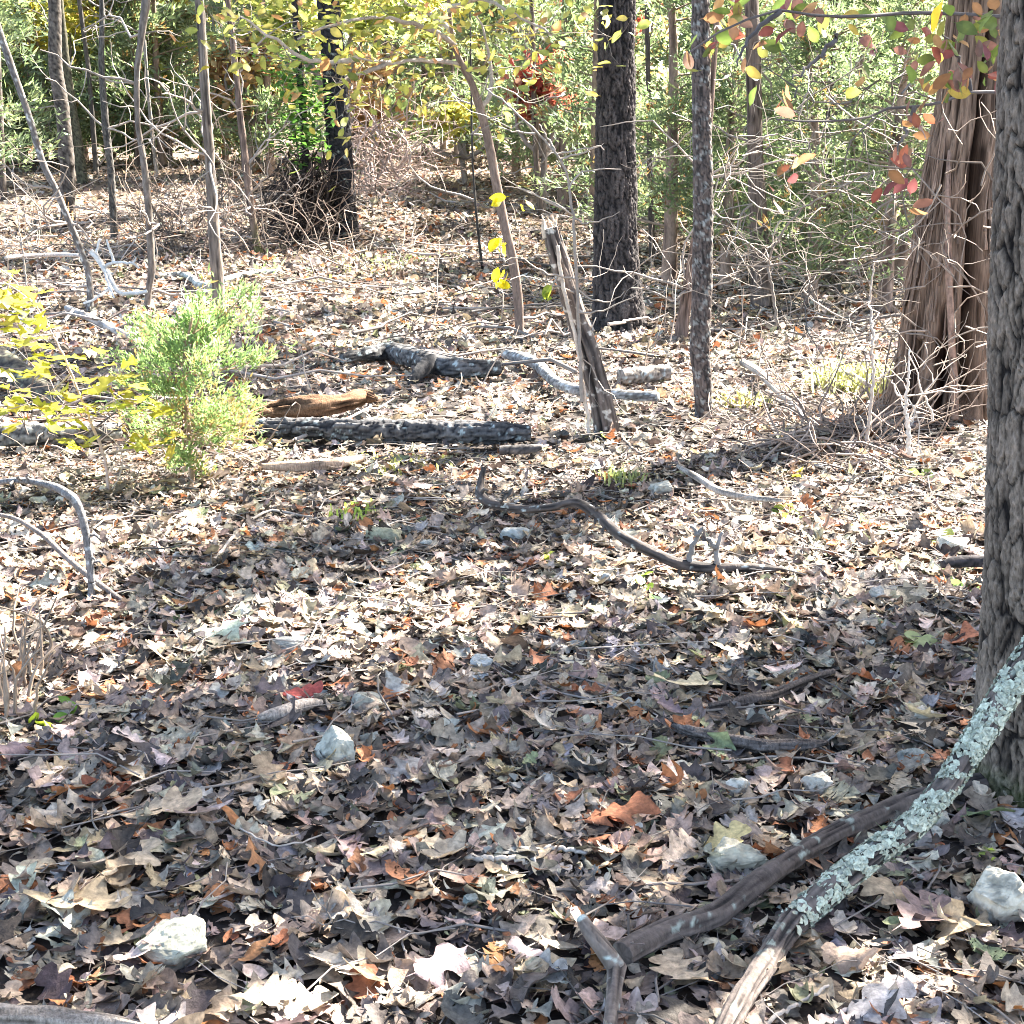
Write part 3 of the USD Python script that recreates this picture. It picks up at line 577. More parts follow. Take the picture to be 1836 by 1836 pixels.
cen = np.array([P(x, y, DY - rg.uniform(.2, 1.2)) for x, y in zip(rg.uniform(420, 1010, 120), rg.uniform(-60, 130, 120)) if y < (104 if 560 < x < 640 else 135) - 0.1 * abs(x - 640)] + [p for p, _ in tips])
npos = 290
pos = cen[rg.integers(0, len(cen), npos)] + rg.normal(0, .10, (npos, 3)); colr = np.vstack([YEL, YG, YEL, ORANGE[:2], OLIVE[:2]])
rot = rotations(npos, rg.normal(1.0, .5, npos), rg); wh = rg.integers(0, len(T_OVAL), npos); sz = rg.uniform(.07, .115, npos); cc = colr[rg.integers(0, len(colr), npos)]
for k in range(npos):
    one = MB(); scatter(one, T_OVAL, wh[k:k + 1], pos[k:k + 1], rot[k:k + 1], sz[k:k + 1], cc[k:k + 1]); one.build('leaf', M_LEAF, t)
more = MB(); leaf_cloud(more, np.vstack([cen, cen + [0, 0, .5], cen + [0, .5, 1.0]]), 1500, (.2, .3, .16), (.06, .11), colr, rg, T_OVAL, 0.8); more.build('crown', M_LEAF, t, kind='stuff')

# red and green dogwood reaching in from beyond the near oak
base = np.array([2.75, 5.6, 0.0]); base[2] = gz(base[0], base[1])
t = thing('dogwood', 'dark thin dogwood limbs with red, purple and green leaves hanging before the old cedar', 'tree', base)
mbl, DYR = MB(), 5.6
trunk_mesh(mbl, [base - [0, 0, .05], base + [0, 0, .9], base + [-.1, .1, 2.0], base + [-.3, 0, 3.2]], [.05, .04, .035, .02], 12, 40, 'smooth', (.08, .07, .06), (.2, .17, .15), .003, 3)
mbl.build('trunk', M_BARK, t); mbl = MB()
RL = [[(2010, 120, .1), (1850, 165, -.1), (1740, 165, -.2), (1665, 190, -.3), (1595, 195, -.3), (1550, 212, -.4), (1500, 215, -.5), (1390, 213, -.6)], [(1640, 190, -.3), (1630, 220, -.3), (1615, 255, -.4), (1602, 280, -.4)],
      [(1960, 20, 0), (1780, 30, -.3), (1650, 20, -.5), (1520, 30, -.7), (1400, 20, -.8), (1300, 50, -.9), (1240, 90, -1)], [(1500, 60, -.6), (1470, 100, -.6), (1420, 140, -.7)], [(1740, 165, -.2), (1720, 110, -.2), (1690, 60, -.3)], [(1400, 20, -.8), (1350, 60, -.8), (1320, 120, -.9)]]
for L in RL: tube(mbl, np.array([P(x, y, DYR + d) for x, y, d in L]), .010, .003, 5, (.08, .065, .06), seg=16, wig=.004)
mbl.build('limbs', M_TWIG, t)
RCOL = np.vstack([RED[1:2] * .8, [[.17, .06, .08], [.22, .11, .11], [.26, .14, .09], [.16, .10, .10]], OLIVE, [[.14, .20, .06], [.12, .17, .06]], ORANGE[:2]])
spots = [(1690, 30, 3), (1545, 90, 3), (1562, 110, 3), (1405, 195, 5), (1512, 165, 2), (1450, 265, 1), (1424, 300, 3), (1410, 322, 3), (1418, 370, 1), (1612, 275, 4), (1625, 303, 2), (1610, 340, 3), (1665, 370, 2), (1578, 345, 2), (1640, 200, 4), (1660, 215, 4), (1625, 215, 3),
         (1300, 30, 8), (1315, 55, 9), (1285, 75, 8), (1265, 95, 5), (1320, 5, 7), (1375, 75, 7), (1345, 130, 4), (1420, 35, 6), (1455, 20, 6), (1475, 55, 3), (1640, 100, 7), (1690, 90, 9), (1740, 60, 11), (1770, 95, 11), (1760, 30, 8), (1720, 140, 9), (1780, 150, 6), (1660, 145, 7), (1695, 150, 6), (1650, 60, 4), (1230, 110, 3), (1400, 0, 6), (1540, 45, 3), (1600, 35, 5)]
for (x, y, n) in spots:
    for _ in range(n):
        one = MB(); c = P(x + rg.normal(0, 14), y + rg.normal(0, 15), DYR - .5 + rg.normal(0, .12)); col = RCOL[rg.integers(0, len(RCOL))] if y < 180 else np.vstack([RED[2:], RED[1:2], ORANGE[1:2], RCOL[1:4]])[rg.integers(0, 6)] * .8
        scatter(one, T_OVAL, np.array([rg.integers(0, 8)]), c[None], rotations(1, rg.normal(1.2, .4, 1), rg), np.array([rg.uniform(.05, .085)]), col[None]); one.build('leaf', M_LEAF, t)
one = MB().add(np.zeros((0, 3)), np.zeros((0, 3), int), np.zeros((0, 3)))
v, f, tone = T_OVAL[1]; yl = MB().add(v @ rotations(1, np.array([1.4]), rg)[0].T * .10 + P(1680, 30, 4.9), f, (.75, .55, .05)); yl.build('leaf', M_LEAF, t, label='bright yellow leaf lit from behind')

# ------------------------------------------------------------------ snag, leafless saplings
sn_rows = [(1090, 782, 54), (1086, 760, 47), (1079, 720, 45), (1068, 680, 43), (1052, 620, 41), (1034, 570, 39), (1018, 520, 37), (1004, 470, 35), (994, 435, 32), (988, 408, 27)]
pts, rad, foot = trunk_from_pixels(sn_rows)
t = thing('broken_snag', 'broken dead trunk leaning with a pale torn top, peeling bark over bare wood', 'dead tree', foot)
mb = MB(); trunk_mesh(mb, pts, rad * .9, 60, 260, 'cedar', (.018, .015, .014), (.12, .096, .082), .016, 70, .024, lichen=(.50, .46, .40), lichen_amt=.01); mb.build('trunk', M_BARK, t)
mb = MB(); rg = np.random.default_rng(71)
for k in range(9):                                  # torn splinters at the top
    a0 = rg.uniform(0, 6.28); c = pts[-1] + [math.cos(a0) * .032, math.sin(a0) * .032, -.05]; tube(mb, [c, c + [rg.normal(-.008, .008), 0, .05], c + [rg.normal(-.015, .01), 0, rg.uniform(.07, .13)]], .013, .002, 4, (.48, .38, .29))
mb.build('splinter', M_WOOD, t)
mb = MB(); Ys = foot[1] - .10
tube(mb, [P(1000, 440, Ys), P(1005, 490, Ys), P(1022, 560, Ys), P(1040, 640, Ys), P(1050, 720, Ys), P(1060, 790, Ys)], .010, .012, 5, (.42, .34, .27), seg=24, wig=.004)
mb.build('bark_strip', M_WOOD, t)

def leafless(label, stem, r, Y, twigs, col=(.21, .175, .145), name='leafless_sapling', extra=6, seed=0):
    rg = np.random.default_rng(seed); q = np.array([P(x, y, Y + d) for x, y, d in stem]); t = thing(name, label, 'sapling', q[0], 'leafless saplings')
    mb = MB(); tube(mb, q, r, r * .35, 6, col, seg=40, wig=r * .35); mb.build('stem', M_TWIG, t)
    for L in twigs:
        mb = MB(); z = np.array([P(x, y, Y + d) for x, y, d in L]); tube(mb, z, r * .5, r * .18, 4, np.array(col) * 1.25, seg=12, wig=r * .3); mb.build('twig', M_TWIG, t)
    mb = MB()
    for _ in range(extra):
        twig_tree(mb, q[rg.integers(1, len(q))], rg.normal(0, 1, 3) * [1, 1, .5], .45, r * .35, 1, np.array(col) * 1.1, .3, rg=rg)
    mb.build('fine_twigs', M_TWIG, t, kind='stuff'); return t
tS = leafless('tall leafless sapling with pale twigs and a few yellow leaves, crossing the snag', [(1044, 720, 0), (1040, 640, 0), (1034, 500, 0), (1026, 390, 0), (1012, 300, 0), (985, 262, 0), (940, 215, 0), (872, 160, .1)], .011, 7.3,
    [[(1026, 385, 0), (980, 360, -.1), (930, 335, -.1), (900, 318, -.1)], [(1020, 380, 0), (960, 350, .1), (905, 333, .2)], [(1034, 500, 0), (1000, 495, -.05), (960, 480, -.1), (930, 462, -.15), (905, 470, -.2)], [(1030, 525, 0), (985, 508, .1), (940, 496, .1), (915, 500, 0)], [(985, 262, 0), (1000, 275, 0), (1075, 262, 0), (1082, 270, 0)],
     [(1005, 285, 0), (1040, 275, 0), (1082, 258, .1)], [(960, 240, 0), (920, 235, 0), (895, 228, 0)], [(1026, 390, 0), (1050, 400, 0), (1075, 396, -.1), (1110, 380, -.1)], [(1020, 340, 0), (1050, 305, 0), (1115, 303, 0)], [(1036, 520, 0), (1080, 540, 0), (1120, 525, 0)], [(1038, 560, 0), (1085, 555, 0), (1115, 540, 0), (1150, 525, 0)], [(995, 270, 0), (975, 235, 0), (968, 222, 0)],
     [(905, 470, -.2), (895, 440, -.2)], [(1000, 496, 0), (985, 530, 0), (980, 555, 0)]], seed=3)
for (x, y, n, w) in ((897, 440, 7, 15), (900, 506, 7, 15), (982, 530, 5, 10), (893, 355, 3, 8), (940, 372, 2, 8)):
    for _ in range(n):
        one = MB(); c = P(x + rg.normal(0, w * .5), y + rg.normal(0, w * .6), 7.25); col = (.62, .55, .03) if x < 950 else (.24, .30, .05)
        scatter(one, T_OVAL, np.array([rg.integers(0, 8)]), c[None], rotations(1, rg.normal(1.2, .3, 1), rg), np.array([rg.uniform(.05, .085)]), np.array(col)[None]); one.build('leaf', M_LEAF, tS)
leafless('pale twiggy dead shrub with curling white twigs, between the lichen-spotted trunk and old cedar', [(1395, 585, 0), (1385, 520, 0), (1378, 470, 0), (1400, 420, -.1), (1445, 370, -.2), (1510, 335, -.3), (1560, 310, -.3)], .010, 8.6,
    [[(1449, 165, 0), (1434, 205, 0), (1436, 240, 0), (1444, 258, 0), (1420, 262, 0), (1418, 250, 0)], [(1270, 370, 0), (1318, 394, 0), (1350, 380, 0)], [(1400, 380, -.1), (1360, 370, 0), (1330, 330, 0), (1325, 300, 0)], [(1400, 395, 0), (1385, 440, 0), (1400, 460, 0)], [(1560, 310, -.3), (1470, 330, 0), (1400, 385, 0), (1370, 372, 0)],
     [(1378, 470, 0), (1330, 430, 0), (1300, 420, 0), (1340, 455, 0)], [(1395, 240, 0), (1355, 250, 0), (1330, 262, 0), (1320, 240, 0)], [(1480, 170, 0), (1520, 205, 0), (1560, 230, 0), (1600, 250, .2), (1660, 290, .2), (1720, 310, .2), (1790, 340, .2)], [(1660, 290, .2), (1655, 340, .2), (1668, 400, .2)], [(1668, 400, .2), (1700, 440, .2), (1790, 475, .2)], [(1640, 510, 0), (1680, 540, 0), (1735, 550, 0), (1790, 545, 0)],
     [(1655, 412, .1), (1700, 430, 0), (1715, 450, 0)], [(1735, 385, 0), (1745, 400, 0), (1780, 410, 0)], [(1440, 520, -.2), (1490, 560, -.2), (1550, 585, -.2), (1660, 592, -.2)]], seed=4, extra=16)
leafless('grey thorny sapling forked low before the foot of the old cedar', [(1553, 800, 0), (1560, 740, 0), (1566, 680, 0), (1565, 620, 0), (1560, 540, .1), (1566, 470, .1)], .010, 6.9, [[(1566, 690, 0), (1600, 660, 0), (1625, 645, 0)], [(1555, 780, 0), (1542, 745, 0)], [(1563, 740, 0), (1580, 760, 0), (1580, 780, 0)]], col=(.33, .27, .22), seed=5, extra=7)
leafless('pale knobbly sapling standing against the dark foot of the old cedar', [(1630, 815, 0), (1627, 760, 0), (1625, 710, 0), (1630, 660, 0), (1632, 630, 0)], .012, 6.6, [[(1622, 718, 0), (1605, 700, 0), (1600, 680, 0)], [(1672, 755, 0), (1655, 700, 0), (1640, 660, 0), (1632, 640, 0)], [(1627, 760, 0), (1650, 740, 0)]], col=(.42, .36, .3), seed=6, extra=4)
leafless('dark bare sapling twigs crossing low over the litter before the old cedar', [(1468, 985, 0), (1490, 920, 0), (1540, 850, 0), (1570, 815, 0)], .005, 5.4, [[(1420, 930, 0), (1440, 890, 0), (1480, 855, 0), (1500, 800, 0)], [(1490, 920, 0), (1510, 880, 0)]], col=(.16, .11, .08), seed=7, extra=3)
leafless('slim forked grey sapling in shade at the far edge near the leaning sapling', [(48, 515, 0), (42, 460, 0), (33, 400, 0), (28, 350, 0), (20, 310, 0)], .008, 11.8, [[(38, 440, 0), (60, 420, 0), (75, 405, 0)], [(30, 370, 0), (10, 355, 0), (0, 340, 0)]], seed=8, extra=6)

# ------------------------------------------------------------------ fallen wood
def log(name, label, cat, pts, rad, nu=26, nv=150, style='oak', dark=(.03, .028, .028), light=(.13, .115, .105), amp=.012, cell=.03, seed=1, material=None, group=None, **kw):
    pts = np.asarray(pts, float); t = thing(name, label, cat, np.append(pts[:, :2].mean(0), pts[:, 2].min()), group)
    mb = MB(); trunk_mesh(mb, pts, rad, nu, nv, style, dark, light, amp, seed, cell, **kw); mb.build('wood', material or M_BARK, t); return t
def lay(px, h): return [G(x, y, h + .03) for x, y in px]
def rlist(px, ws): return [w * pix(G(x, y))[2] / FPX / 2 for (x, y), w in zip(px, ws)]
LIC = (.36, .42, .42)
q = [(430, 772), (470, 768), (560, 768), (680, 772), (800, 774), (890, 776), (952, 776)]
log('fallen_log', 'long dark fallen log with blue-grey lichen lying under the split orange wood', 'log', lay(q, .05), rlist(q, [30, 34, 36, 40, 40, 38, 26]), 40, 420, seed=101, dark=(.016, .016, .018), light=(.095, .09, .088), lichen=LIC, lichen_amt=.0, amp=.018, stretch=4.5, crack=.4)
q = [(452, 742), (500, 734), (560, 728), (620, 718), (655, 712), (676, 716)]
t = log('split_log', 'split length of orange-brown rotten wood with a sun-white top edge', 'log', lay(q, .09), rlist(q, [12, 26, 34, 30, 20, 5]), 34, 220, 'cedar', (.016, .010, .007), (.14, .082, .048), .028, .020, seed=102, material=M_SCALY)
q = [(612, 642), (650, 636), (695, 630), (735, 640), (775, 652), (830, 660), (895, 660)]
t = log('fallen_log', 'crooked dark log with a broken stub, beyond the split orange wood', 'log', lay(q, .07), rlist(q, [14, 22, 30, 34, 34, 32, 28]), 34, 260, seed=103, dark=(.016, .016, .017), light=(.10, .094, .09), lichen=LIC, lichen_amt=.02, stretch=4.5, crack=.4)
mb = MB(); trunk_mesh(mb, [G(775, 650, .12), G(752, 668, .08), G(736, 690, .02)], [.06, .045, .02], 12, 40, 'oak', (.016, .016, .017), (.07, .066, .064), .008, 9, .03, stretch=4.5, crack=.4); mb.build('stub', M_BARK, t)
q = [(905, 634), (935, 642), (965, 655), (985, 675), (1010, 692), (1060, 704), (1120, 708), (1180, 712)]
log('lichen_branch', 'pale lichen-covered fallen branch winding behind the snag', 'branch', lay(q, .06), rlist(q, [16, 20, 20, 18, 18, 18, 18, 16]), 18, 140, 'oak', (.07, .065, .06), (.26, .25, .24), .008, .025, seed=104, lichen=(.48, .52, .50), lichen_amt=.06)
q = [(1112, 676), (1150, 672), (1198, 666)]
log('log_stub', 'short log stub with a dark sawn-looking end just right of the snag', 'log', lay(q, .06), rlist(q, [26, 28, 26]), 22, 60, 'oak', (.06, .05, .045), (.24, .21, .18), .01, .03, seed=105, lichen=LIC, lichen_amt=.03)
q = [(468, 836), (520, 836), (580, 832), (652, 822)]
log('rotten_plank', 'low flat rotten strip of brown wood below the long dark log', 'wood', lay(q, .02), rlist(q, [10, 18, 20, 10]), 14, 70, 'cedar', (.16, .11, .08), (.40, .29, .21), .008, .02, seed=106, material=M_SCALY)
q = [(895, 808), (930, 806), (970, 802)]
log('dark_stick', 'short thick dark stick just below the end of the long dark log', 'stick', lay(q, .03), rlist(q, [16, 18, 12]), 12, 40, seed=107, amp=.006)
q = [(-30, 782), (60, 778), (140, 776), (215, 772)]
log('fallen_log', 'grey lichen-crusted log under the yellow-leaved sapling', 'log', lay(q, .06), rlist(q, [40, 38, 36, 26]), 30, 130, seed=108, light=(.2, .19, .17), lichen=(.42, .42, .36), lichen_amt=.04)
q = [(190, 768), (260, 762), (340, 756), (420, 752)]
log('fallen_log', 'dark brown log half hidden behind the cedar sapling', 'log', lay(q, .06), rlist(q, [30, 34, 34, 24]), 24, 100, seed=109, dark=(.035, .026, .02), light=(.13, .09, .065))
Yl = 8.3; q = [P(-30, 628, Yl + .4), P(20, 660, Yl + .25), P(70, 698, Yl + .1), P(110, 722, Yl), P(135, 742, Yl - .1)]
log('leaning_log', 'dark slanting log with mossy top and sunlit edge behind the yellow-leaved sapling', 'log', q, [.075, .075, .07, .06, .04], 26, 110, seed=110, light=(.14, .12, .085), lichen=(.30, .30, .2), lichen_amt=.02)
q = [(120, 552), (150, 565), (178, 578), (205, 592), (232, 602)]
log('grey_branch', 'weathered grey branch lying just above the cedar sapling', 'branch', lay(q, .05), rlist(q, [10, 13, 14, 13, 9]), 12, 60, 'cedar', (.12, .11, .10), (.36, .34, .32), .006, .02, seed=111, material=M_SCALY)
# raised crooked limb in the middle of the litter
Yb = 4.9
q = [P(868, 838, Yb + .50), P(862, 862, Yb + .48), P(860, 884, Yb + .45), P(884, 904, Yb + .40), P(930, 912, Yb + .34), P(985, 910, Yb + .28), P(1035, 902, Yb + .22), P(1066, 920, Yb + .18), P(1112, 960, Yb + .10), P(1165, 988, Yb + .04), P(1225, 1012, Yb), P(1290, 1019, Yb), P(1350, 1018, Yb), P(1410, 1022, Yb)]
Q_LIMB = q; T_LIMB = t = log('crooked_limb', 'long crooked dark limb lying across the litter with an upturned end', 'branch', q, np.array([11, 13, 19, 17, 15, 16, 17, 19, 20, 20, 21, 19, 15, 8]) * Yb / FPX / 2, 22, 320, 'cedar', (.014, .012, .011), (.068, .055, .048), .004, .010, seed=112, lichen=(.42, .45, .42), lichen_amt=-.05, material=M_WOOD)
mb = MB()
for L in ([(1236, 1015), (1240, 985), (1250, 960), (1240, 940)], [(1250, 960), (1262, 945)], [(1290, 1018), (1285, 985), (1296, 955)], [(1285, 985), (1270, 965)]): tube(mb, [P(x, y, Yb) for x, y in L], .012, .006, 6, (.16, .15, .14), seg=10, wig=.002)
mb.build('stub', M_WOOD, t)
q = [(1216, 836), (1260, 862), (1290, 880), (1330, 890), (1405, 898)]
log('grey_branch', 'grey weathered branch lying beyond the crooked limb, toward the lichen-spotted trunk', 'branch', lay(q, .05), rlist(q, [8, 12, 13, 12, 6]), 10, 70, 'cedar', (.12, .105, .09), (.34, .30, .26), .003, .012, seed=113, material=M_SCALY)
q = [(1331, 650), (1362, 668), (1380, 688), (1400, 708), (1425, 726), (1438, 756)]
log('grey_branch', 'pale grey branch on the sunlit litter next to the lichen-spotted trunk', 'branch', lay(q, .06), rlist(q, [13, 14, 11, 10, 9, 5]), 10, 80, 'cedar', (.16, .14, .12), (.38, .34, .30), .004, .015, seed=114, material=M_SCALY)
q = [(1690, 1012), (1715, 1008), (1745, 1006), (1790, 1010)]
log('dark_stick', 'black stick poking out beside the near oak, by pale stones', 'stick', lay(q, .04), rlist(q, [14, 20, 22, 20]), 12, 50, seed=115, amp=.004, dark=(.015, .014, .014), light=(.06, .05, .05))
q = [(1205, 1300), (1250, 1316), (1300, 1328), (1370, 1338), (1430, 1336), (1485, 1330)]
log('rotten_branch', 'flat rotten dark branch crumbling into the litter before the near oak', 'branch', lay(q, .015), np.array(rlist(q, [8, 18, 24, 20, 17, 4])), 24, 260, 'cedar', (.018, .015, .014), (.13, .11, .10), .014, .012, seed=116, material=M_SCALY)
q = [(1272, 1268), (1330, 1256), (1390, 1244), (1445, 1222), (1495, 1204)]
log('dark_stick', 'dark stick with peeling bark just above the flat rotten branch', 'stick', lay(q, .015), rlist(q, [10, 14, 16, 15, 8]), 18, 200, 'cedar', (.018, .014, .012), (.11, .09, .08), .009, .012, seed=117, material=M_SCALY)
q = [(-40, 1822), (60, 1826), (150, 1834), (270, 1850)]
log('weathered_limb', 'pale weathered limb lying along the bottom edge near a white rock', 'branch', lay(q, .02), rlist(q, [44, 44, 40, 20]), 20, 90, 'cedar', (.10, .08, .065), (.36, .30, .245), .008, .012, seed=118, material=M_SCALY)
q = [(463, 1286), (500, 1278), (540, 1266), (578, 1258)]
log('bark_chunk', 'curled chunk of grey bark below the red leaf', 'bark', lay(q, .02), rlist(q, [6, 22, 22, 8]), 10, 40, 'cedar', (.09, .075, .06), (.33, .28, .24), .006, .012, seed=119, material=M_SCALY)
q = [(400, 502), (430, 494), (462, 488), (492, 486)]
log('lichen_branch', 'short mint lichen branch behind the cedar sapling', 'branch', lay(q, .08), rlist(q, [8, 10, 9, 6]), 10, 50, 'oak', (.12, .13, .12), (.34, .38, .36), .006, .02, seed=120, lichen=(.46, .54, .50), lichen_amt=.08)
q = [(280, 496), (320, 493), (345, 500), (366, 512), (400, 514)]
log('lichen_branch', 'bent mossy grey branch before the grey shaggy trunk', 'branch', lay(q, .08), rlist(q, [8, 12, 12, 12, 8]), 10, 50, 'oak', (.10, .10, .09), (.30, .32, .29), .006, .02, seed=121, lichen=(.42, .48, .45), lichen_amt=.08)
q = [(10, 462), (60, 458), (110, 457), (150, 459)]
log('fallen_pole', 'thin pale pole lying level behind the leaning sapling', 'pole', lay(q, .35), rlist(q, [5, 6, 6, 5]), 8, 40, 'smooth', (.32, .28, .25), (.5, .46, .42), .002, .02, seed=122, material=M_SCALY)
# arched grey branch and its companion at the edge
Ya = 4.62
Q_ARCH = [P(-60, 882, Ya + .2), P(-10, 866, Ya + .15), P(45, 862, Ya + .1), P(95, 872, Ya + .05), P(128, 890, Ya), P(148, 930, Ya), P(158, 985, Ya), P(164, 1045, Ya), P(158, 1100, Ya)]
T_ARCH = log('arched_branch', 'grey lichen-flecked branch arching up from the litter and bending down again', 'branch', Q_ARCH, np.array([10, 11, 12, 15, 17, 15, 15, 14, 16]) * Ya / FPX / 2, 16, 260, 'smooth', (.07, .07, .07), (.20, .19, .185), .003, .01, seed=123, lichen=(.40, .42, .42), lichen_amt=.03, material=M_SCALY)
Ya = 4.75
log('grey_branch', 'thin grey branch slanting down through the foot of the arched branch', 'branch', [P(-40, 918, Ya + .3), P(20, 928, Ya + .2), P(70, 955, Ya + .1), P(120, 1000, Ya), P(175, 1045, Ya - .1), P(245, 1094, Ya - .2)], np.array([8, 9, 10, 11, 12, 8]) * Ya / FPX / 2, 10, 120, 'smooth', (.09, .075, .065), (.22, .19, .17), .002, .01, seed=124, material=M_SCALY)
Yw = 10.7
t = thing('dead_branch', 'bleached white dead branch forking upward beside the thin crooked trunk', 'branch', G(215, 545)); mb = MB()
for (L, r) in (([(162, 450, 0), (182, 474, 0), (192, 490, 0), (203, 511, -.1), (218, 526, -.1), (262, 524, -.1)], .018), ([(182, 474, 0), (174, 452, .1), (180, 430, .1)], .011), ([(190, 478, 0), (205, 470, -.1), (238, 472, -.2), (248, 482, -.2)], .011), ([(205, 472, 0), (196, 445, 0), (190, 428, 0)], .009), ([(190, 488, 0), (196, 515, -.2), (206, 535, -.3)], .009), ([(238, 472, -.2), (244, 462, -.2)], .006), ([(203, 511, 0), (180, 530, -.2), (150, 545, -.3)], .010)):
    tube(mb, [P(x, y, Yw + d) for x, y, d in L], r * 1.25, r * .8, 6, (.55, .52, .48), seg=12, wig=.003)
mb.build('wood', M_WOOD, t)

def knots(path_pts, r, n, seed, parent, col):
    rg = np.random.default_rng(seed); sp_, _, _ = smooth_path(path_pts, 60); dd, aa, bb = frames(sp_); mb = MB()
    for _ in range(n):
        k = rg.integers(4, 56); an = rg.uniform(0, 6.28); nr = aa[k] * math.cos(an) + bb[k] * math.sin(an); L = rg.uniform(.8, 4) * r
        tube(mb, [sp_[k], sp_[k] + nr * (r + L * .4), sp_[k] + nr * (r + L * .8) + dd[k] * L * .5], r * .5, r * .25, 6, col)
    mb.build('side_stubs', M_SCALY, parent, kind='stuff')
knots(Q_LIMB, .018, 9, 1, T_LIMB, (.09, .075, .065)); knots(Q_ARCH, .013, 8, 2, T_ARCH, (.13, .125, .12))
# lichen crusted branch leaning on the near oak
low = [(1432, 1645), (1384, 1710), (1340, 1775), (1300, 1845), (1262, 1915)]; lowq = [G(x, y, .045) for x, y in low]
up = [(1880, 1130), (1836, 1192), (1792, 1260), (1742, 1340), (1692, 1415), (1640, 1476), (1560, 1535), (1490, 1592)]
oy = OAK_FOOT[1] - .30
q = np.array([P(x, y, oy + (lowq[0][1] - oy) * (k / 8) ** 1.15) for k, (x, y) in enumerate(up)] + lowq)
wl = [58, 56, 54, 50, 48, 50, 52, 54, 55, 50, 48, 44, 36]; r = np.array([w * pix(z)[2] / FPX / 2 * .82 for w, z in zip(wl, q)])
t = thing('lichen_branch', 'big broken branch leaning on the near oak, its upper length crusted with mint-grey lichen', 'branch', q[-1])
mb = MB(); trunk_mesh(mb, q, r, 44, 420, 'cedar', (.022, .019, .018), (.13, .105, .09), .008, 130, .010, lichen=(.30, .33, .27), lichen_amt=-.02); mb.build('wood', M_BARK, t)
rg = np.random.default_rng(131); sp_, tt, _ = smooth_path(q, 200); dd, aa, bb = frames(sp_); rs = np.interp(np.linspace(0, 1, 200), np.linspace(0, 1, len(r)), r)
mb = MB()
for _ in range(4200):                               # crust of small ruffled flakes
    s = rg.beta(1.0, 1.0); k = int(s * 132); an = rg.uniform(0, 6.28)
    if rg.random() > np.clip((1.02 - s) * 5, .05, 1) * np.clip(.55 + .6 * meshkit.noise(sp_[k] * 9, 4), 0, 1): continue
    nrm = aa[k] * math.cos(an) + bb[k] * math.sin(an)
    c = sp_[k] + dd[k] * rg.normal(0, .006) + nrm * rs[k] * rg.uniform(.98, 1.10)
    if meshkit.fbm(c * 40, 2, 3) < .40: continue
    m = 7; th = np.linspace(0, 6.28, m, endpoint=False); rad_ = rg.choice([.0035, .005, .007, .010]) * rg.uniform(.6, 1.3, m); tq = unit(np.cross(nrm, dd[k]))
    ring = c + rad_[:, None] * (np.cos(th)[:, None] * dd[k] + np.sin(th)[:, None] * tq) + nrm * rg.uniform(-.001, .006, (m, 1))
    mb.add(np.vstack([ring, c + nrm * rg.uniform(-.002, .004)]), [[i_, (i_ + 1) % m, m] for i_ in range(m)], np.array([.41, .43, .335]) * rg.uniform(.7, 1.2))
mb.build('lichen', M_LICHEN, t, smooth=False, kind='stuff')
# dark branch behind it with its fork
lb = [(1760, 1405), (1700, 1418), (1640, 1434), (1560, 1468), (1480, 1505), (1400, 1553), (1340, 1598), (1280, 1642), (1190, 1672), (1115, 1712)]
q = np.array([G(x, y, .05) for x, y in lb]); r = np.array([44, 40, 40, 40, 38, 38, 40, 38, 38, 40]) / FPX * 2.95 / 2
t = log('dark_branch', 'dark bare branch lying in the litter behind the lichen-crusted one, forked at its end', 'branch', q, r, 28, 300, 'cedar', (.018, .015, .014), (.095, .075, .064), .007, .012, seed=132, material=M_BARK, lichen=(.30, .33, .28), lichen_amt=-.07)
mb = MB(); q = [G(1042, 1645, .13), G(1060, 1675, .11), G(1085, 1706, .08), G(1106, 1735, .05), G(1102, 1775, .045), G(1092, 1850, .04)]
trunk_mesh(mb, q, np.array([18, 26, 30, 34, 26, 22]) / FPX * 2.65 / 2, 20, 120, 'cedar', (.03, .024, .022), (.15, .12, .10), .004, 133, .01, lichen=(.42, .47, .42), lichen_amt=-.02); mb.build('fork', M_BARK, t)

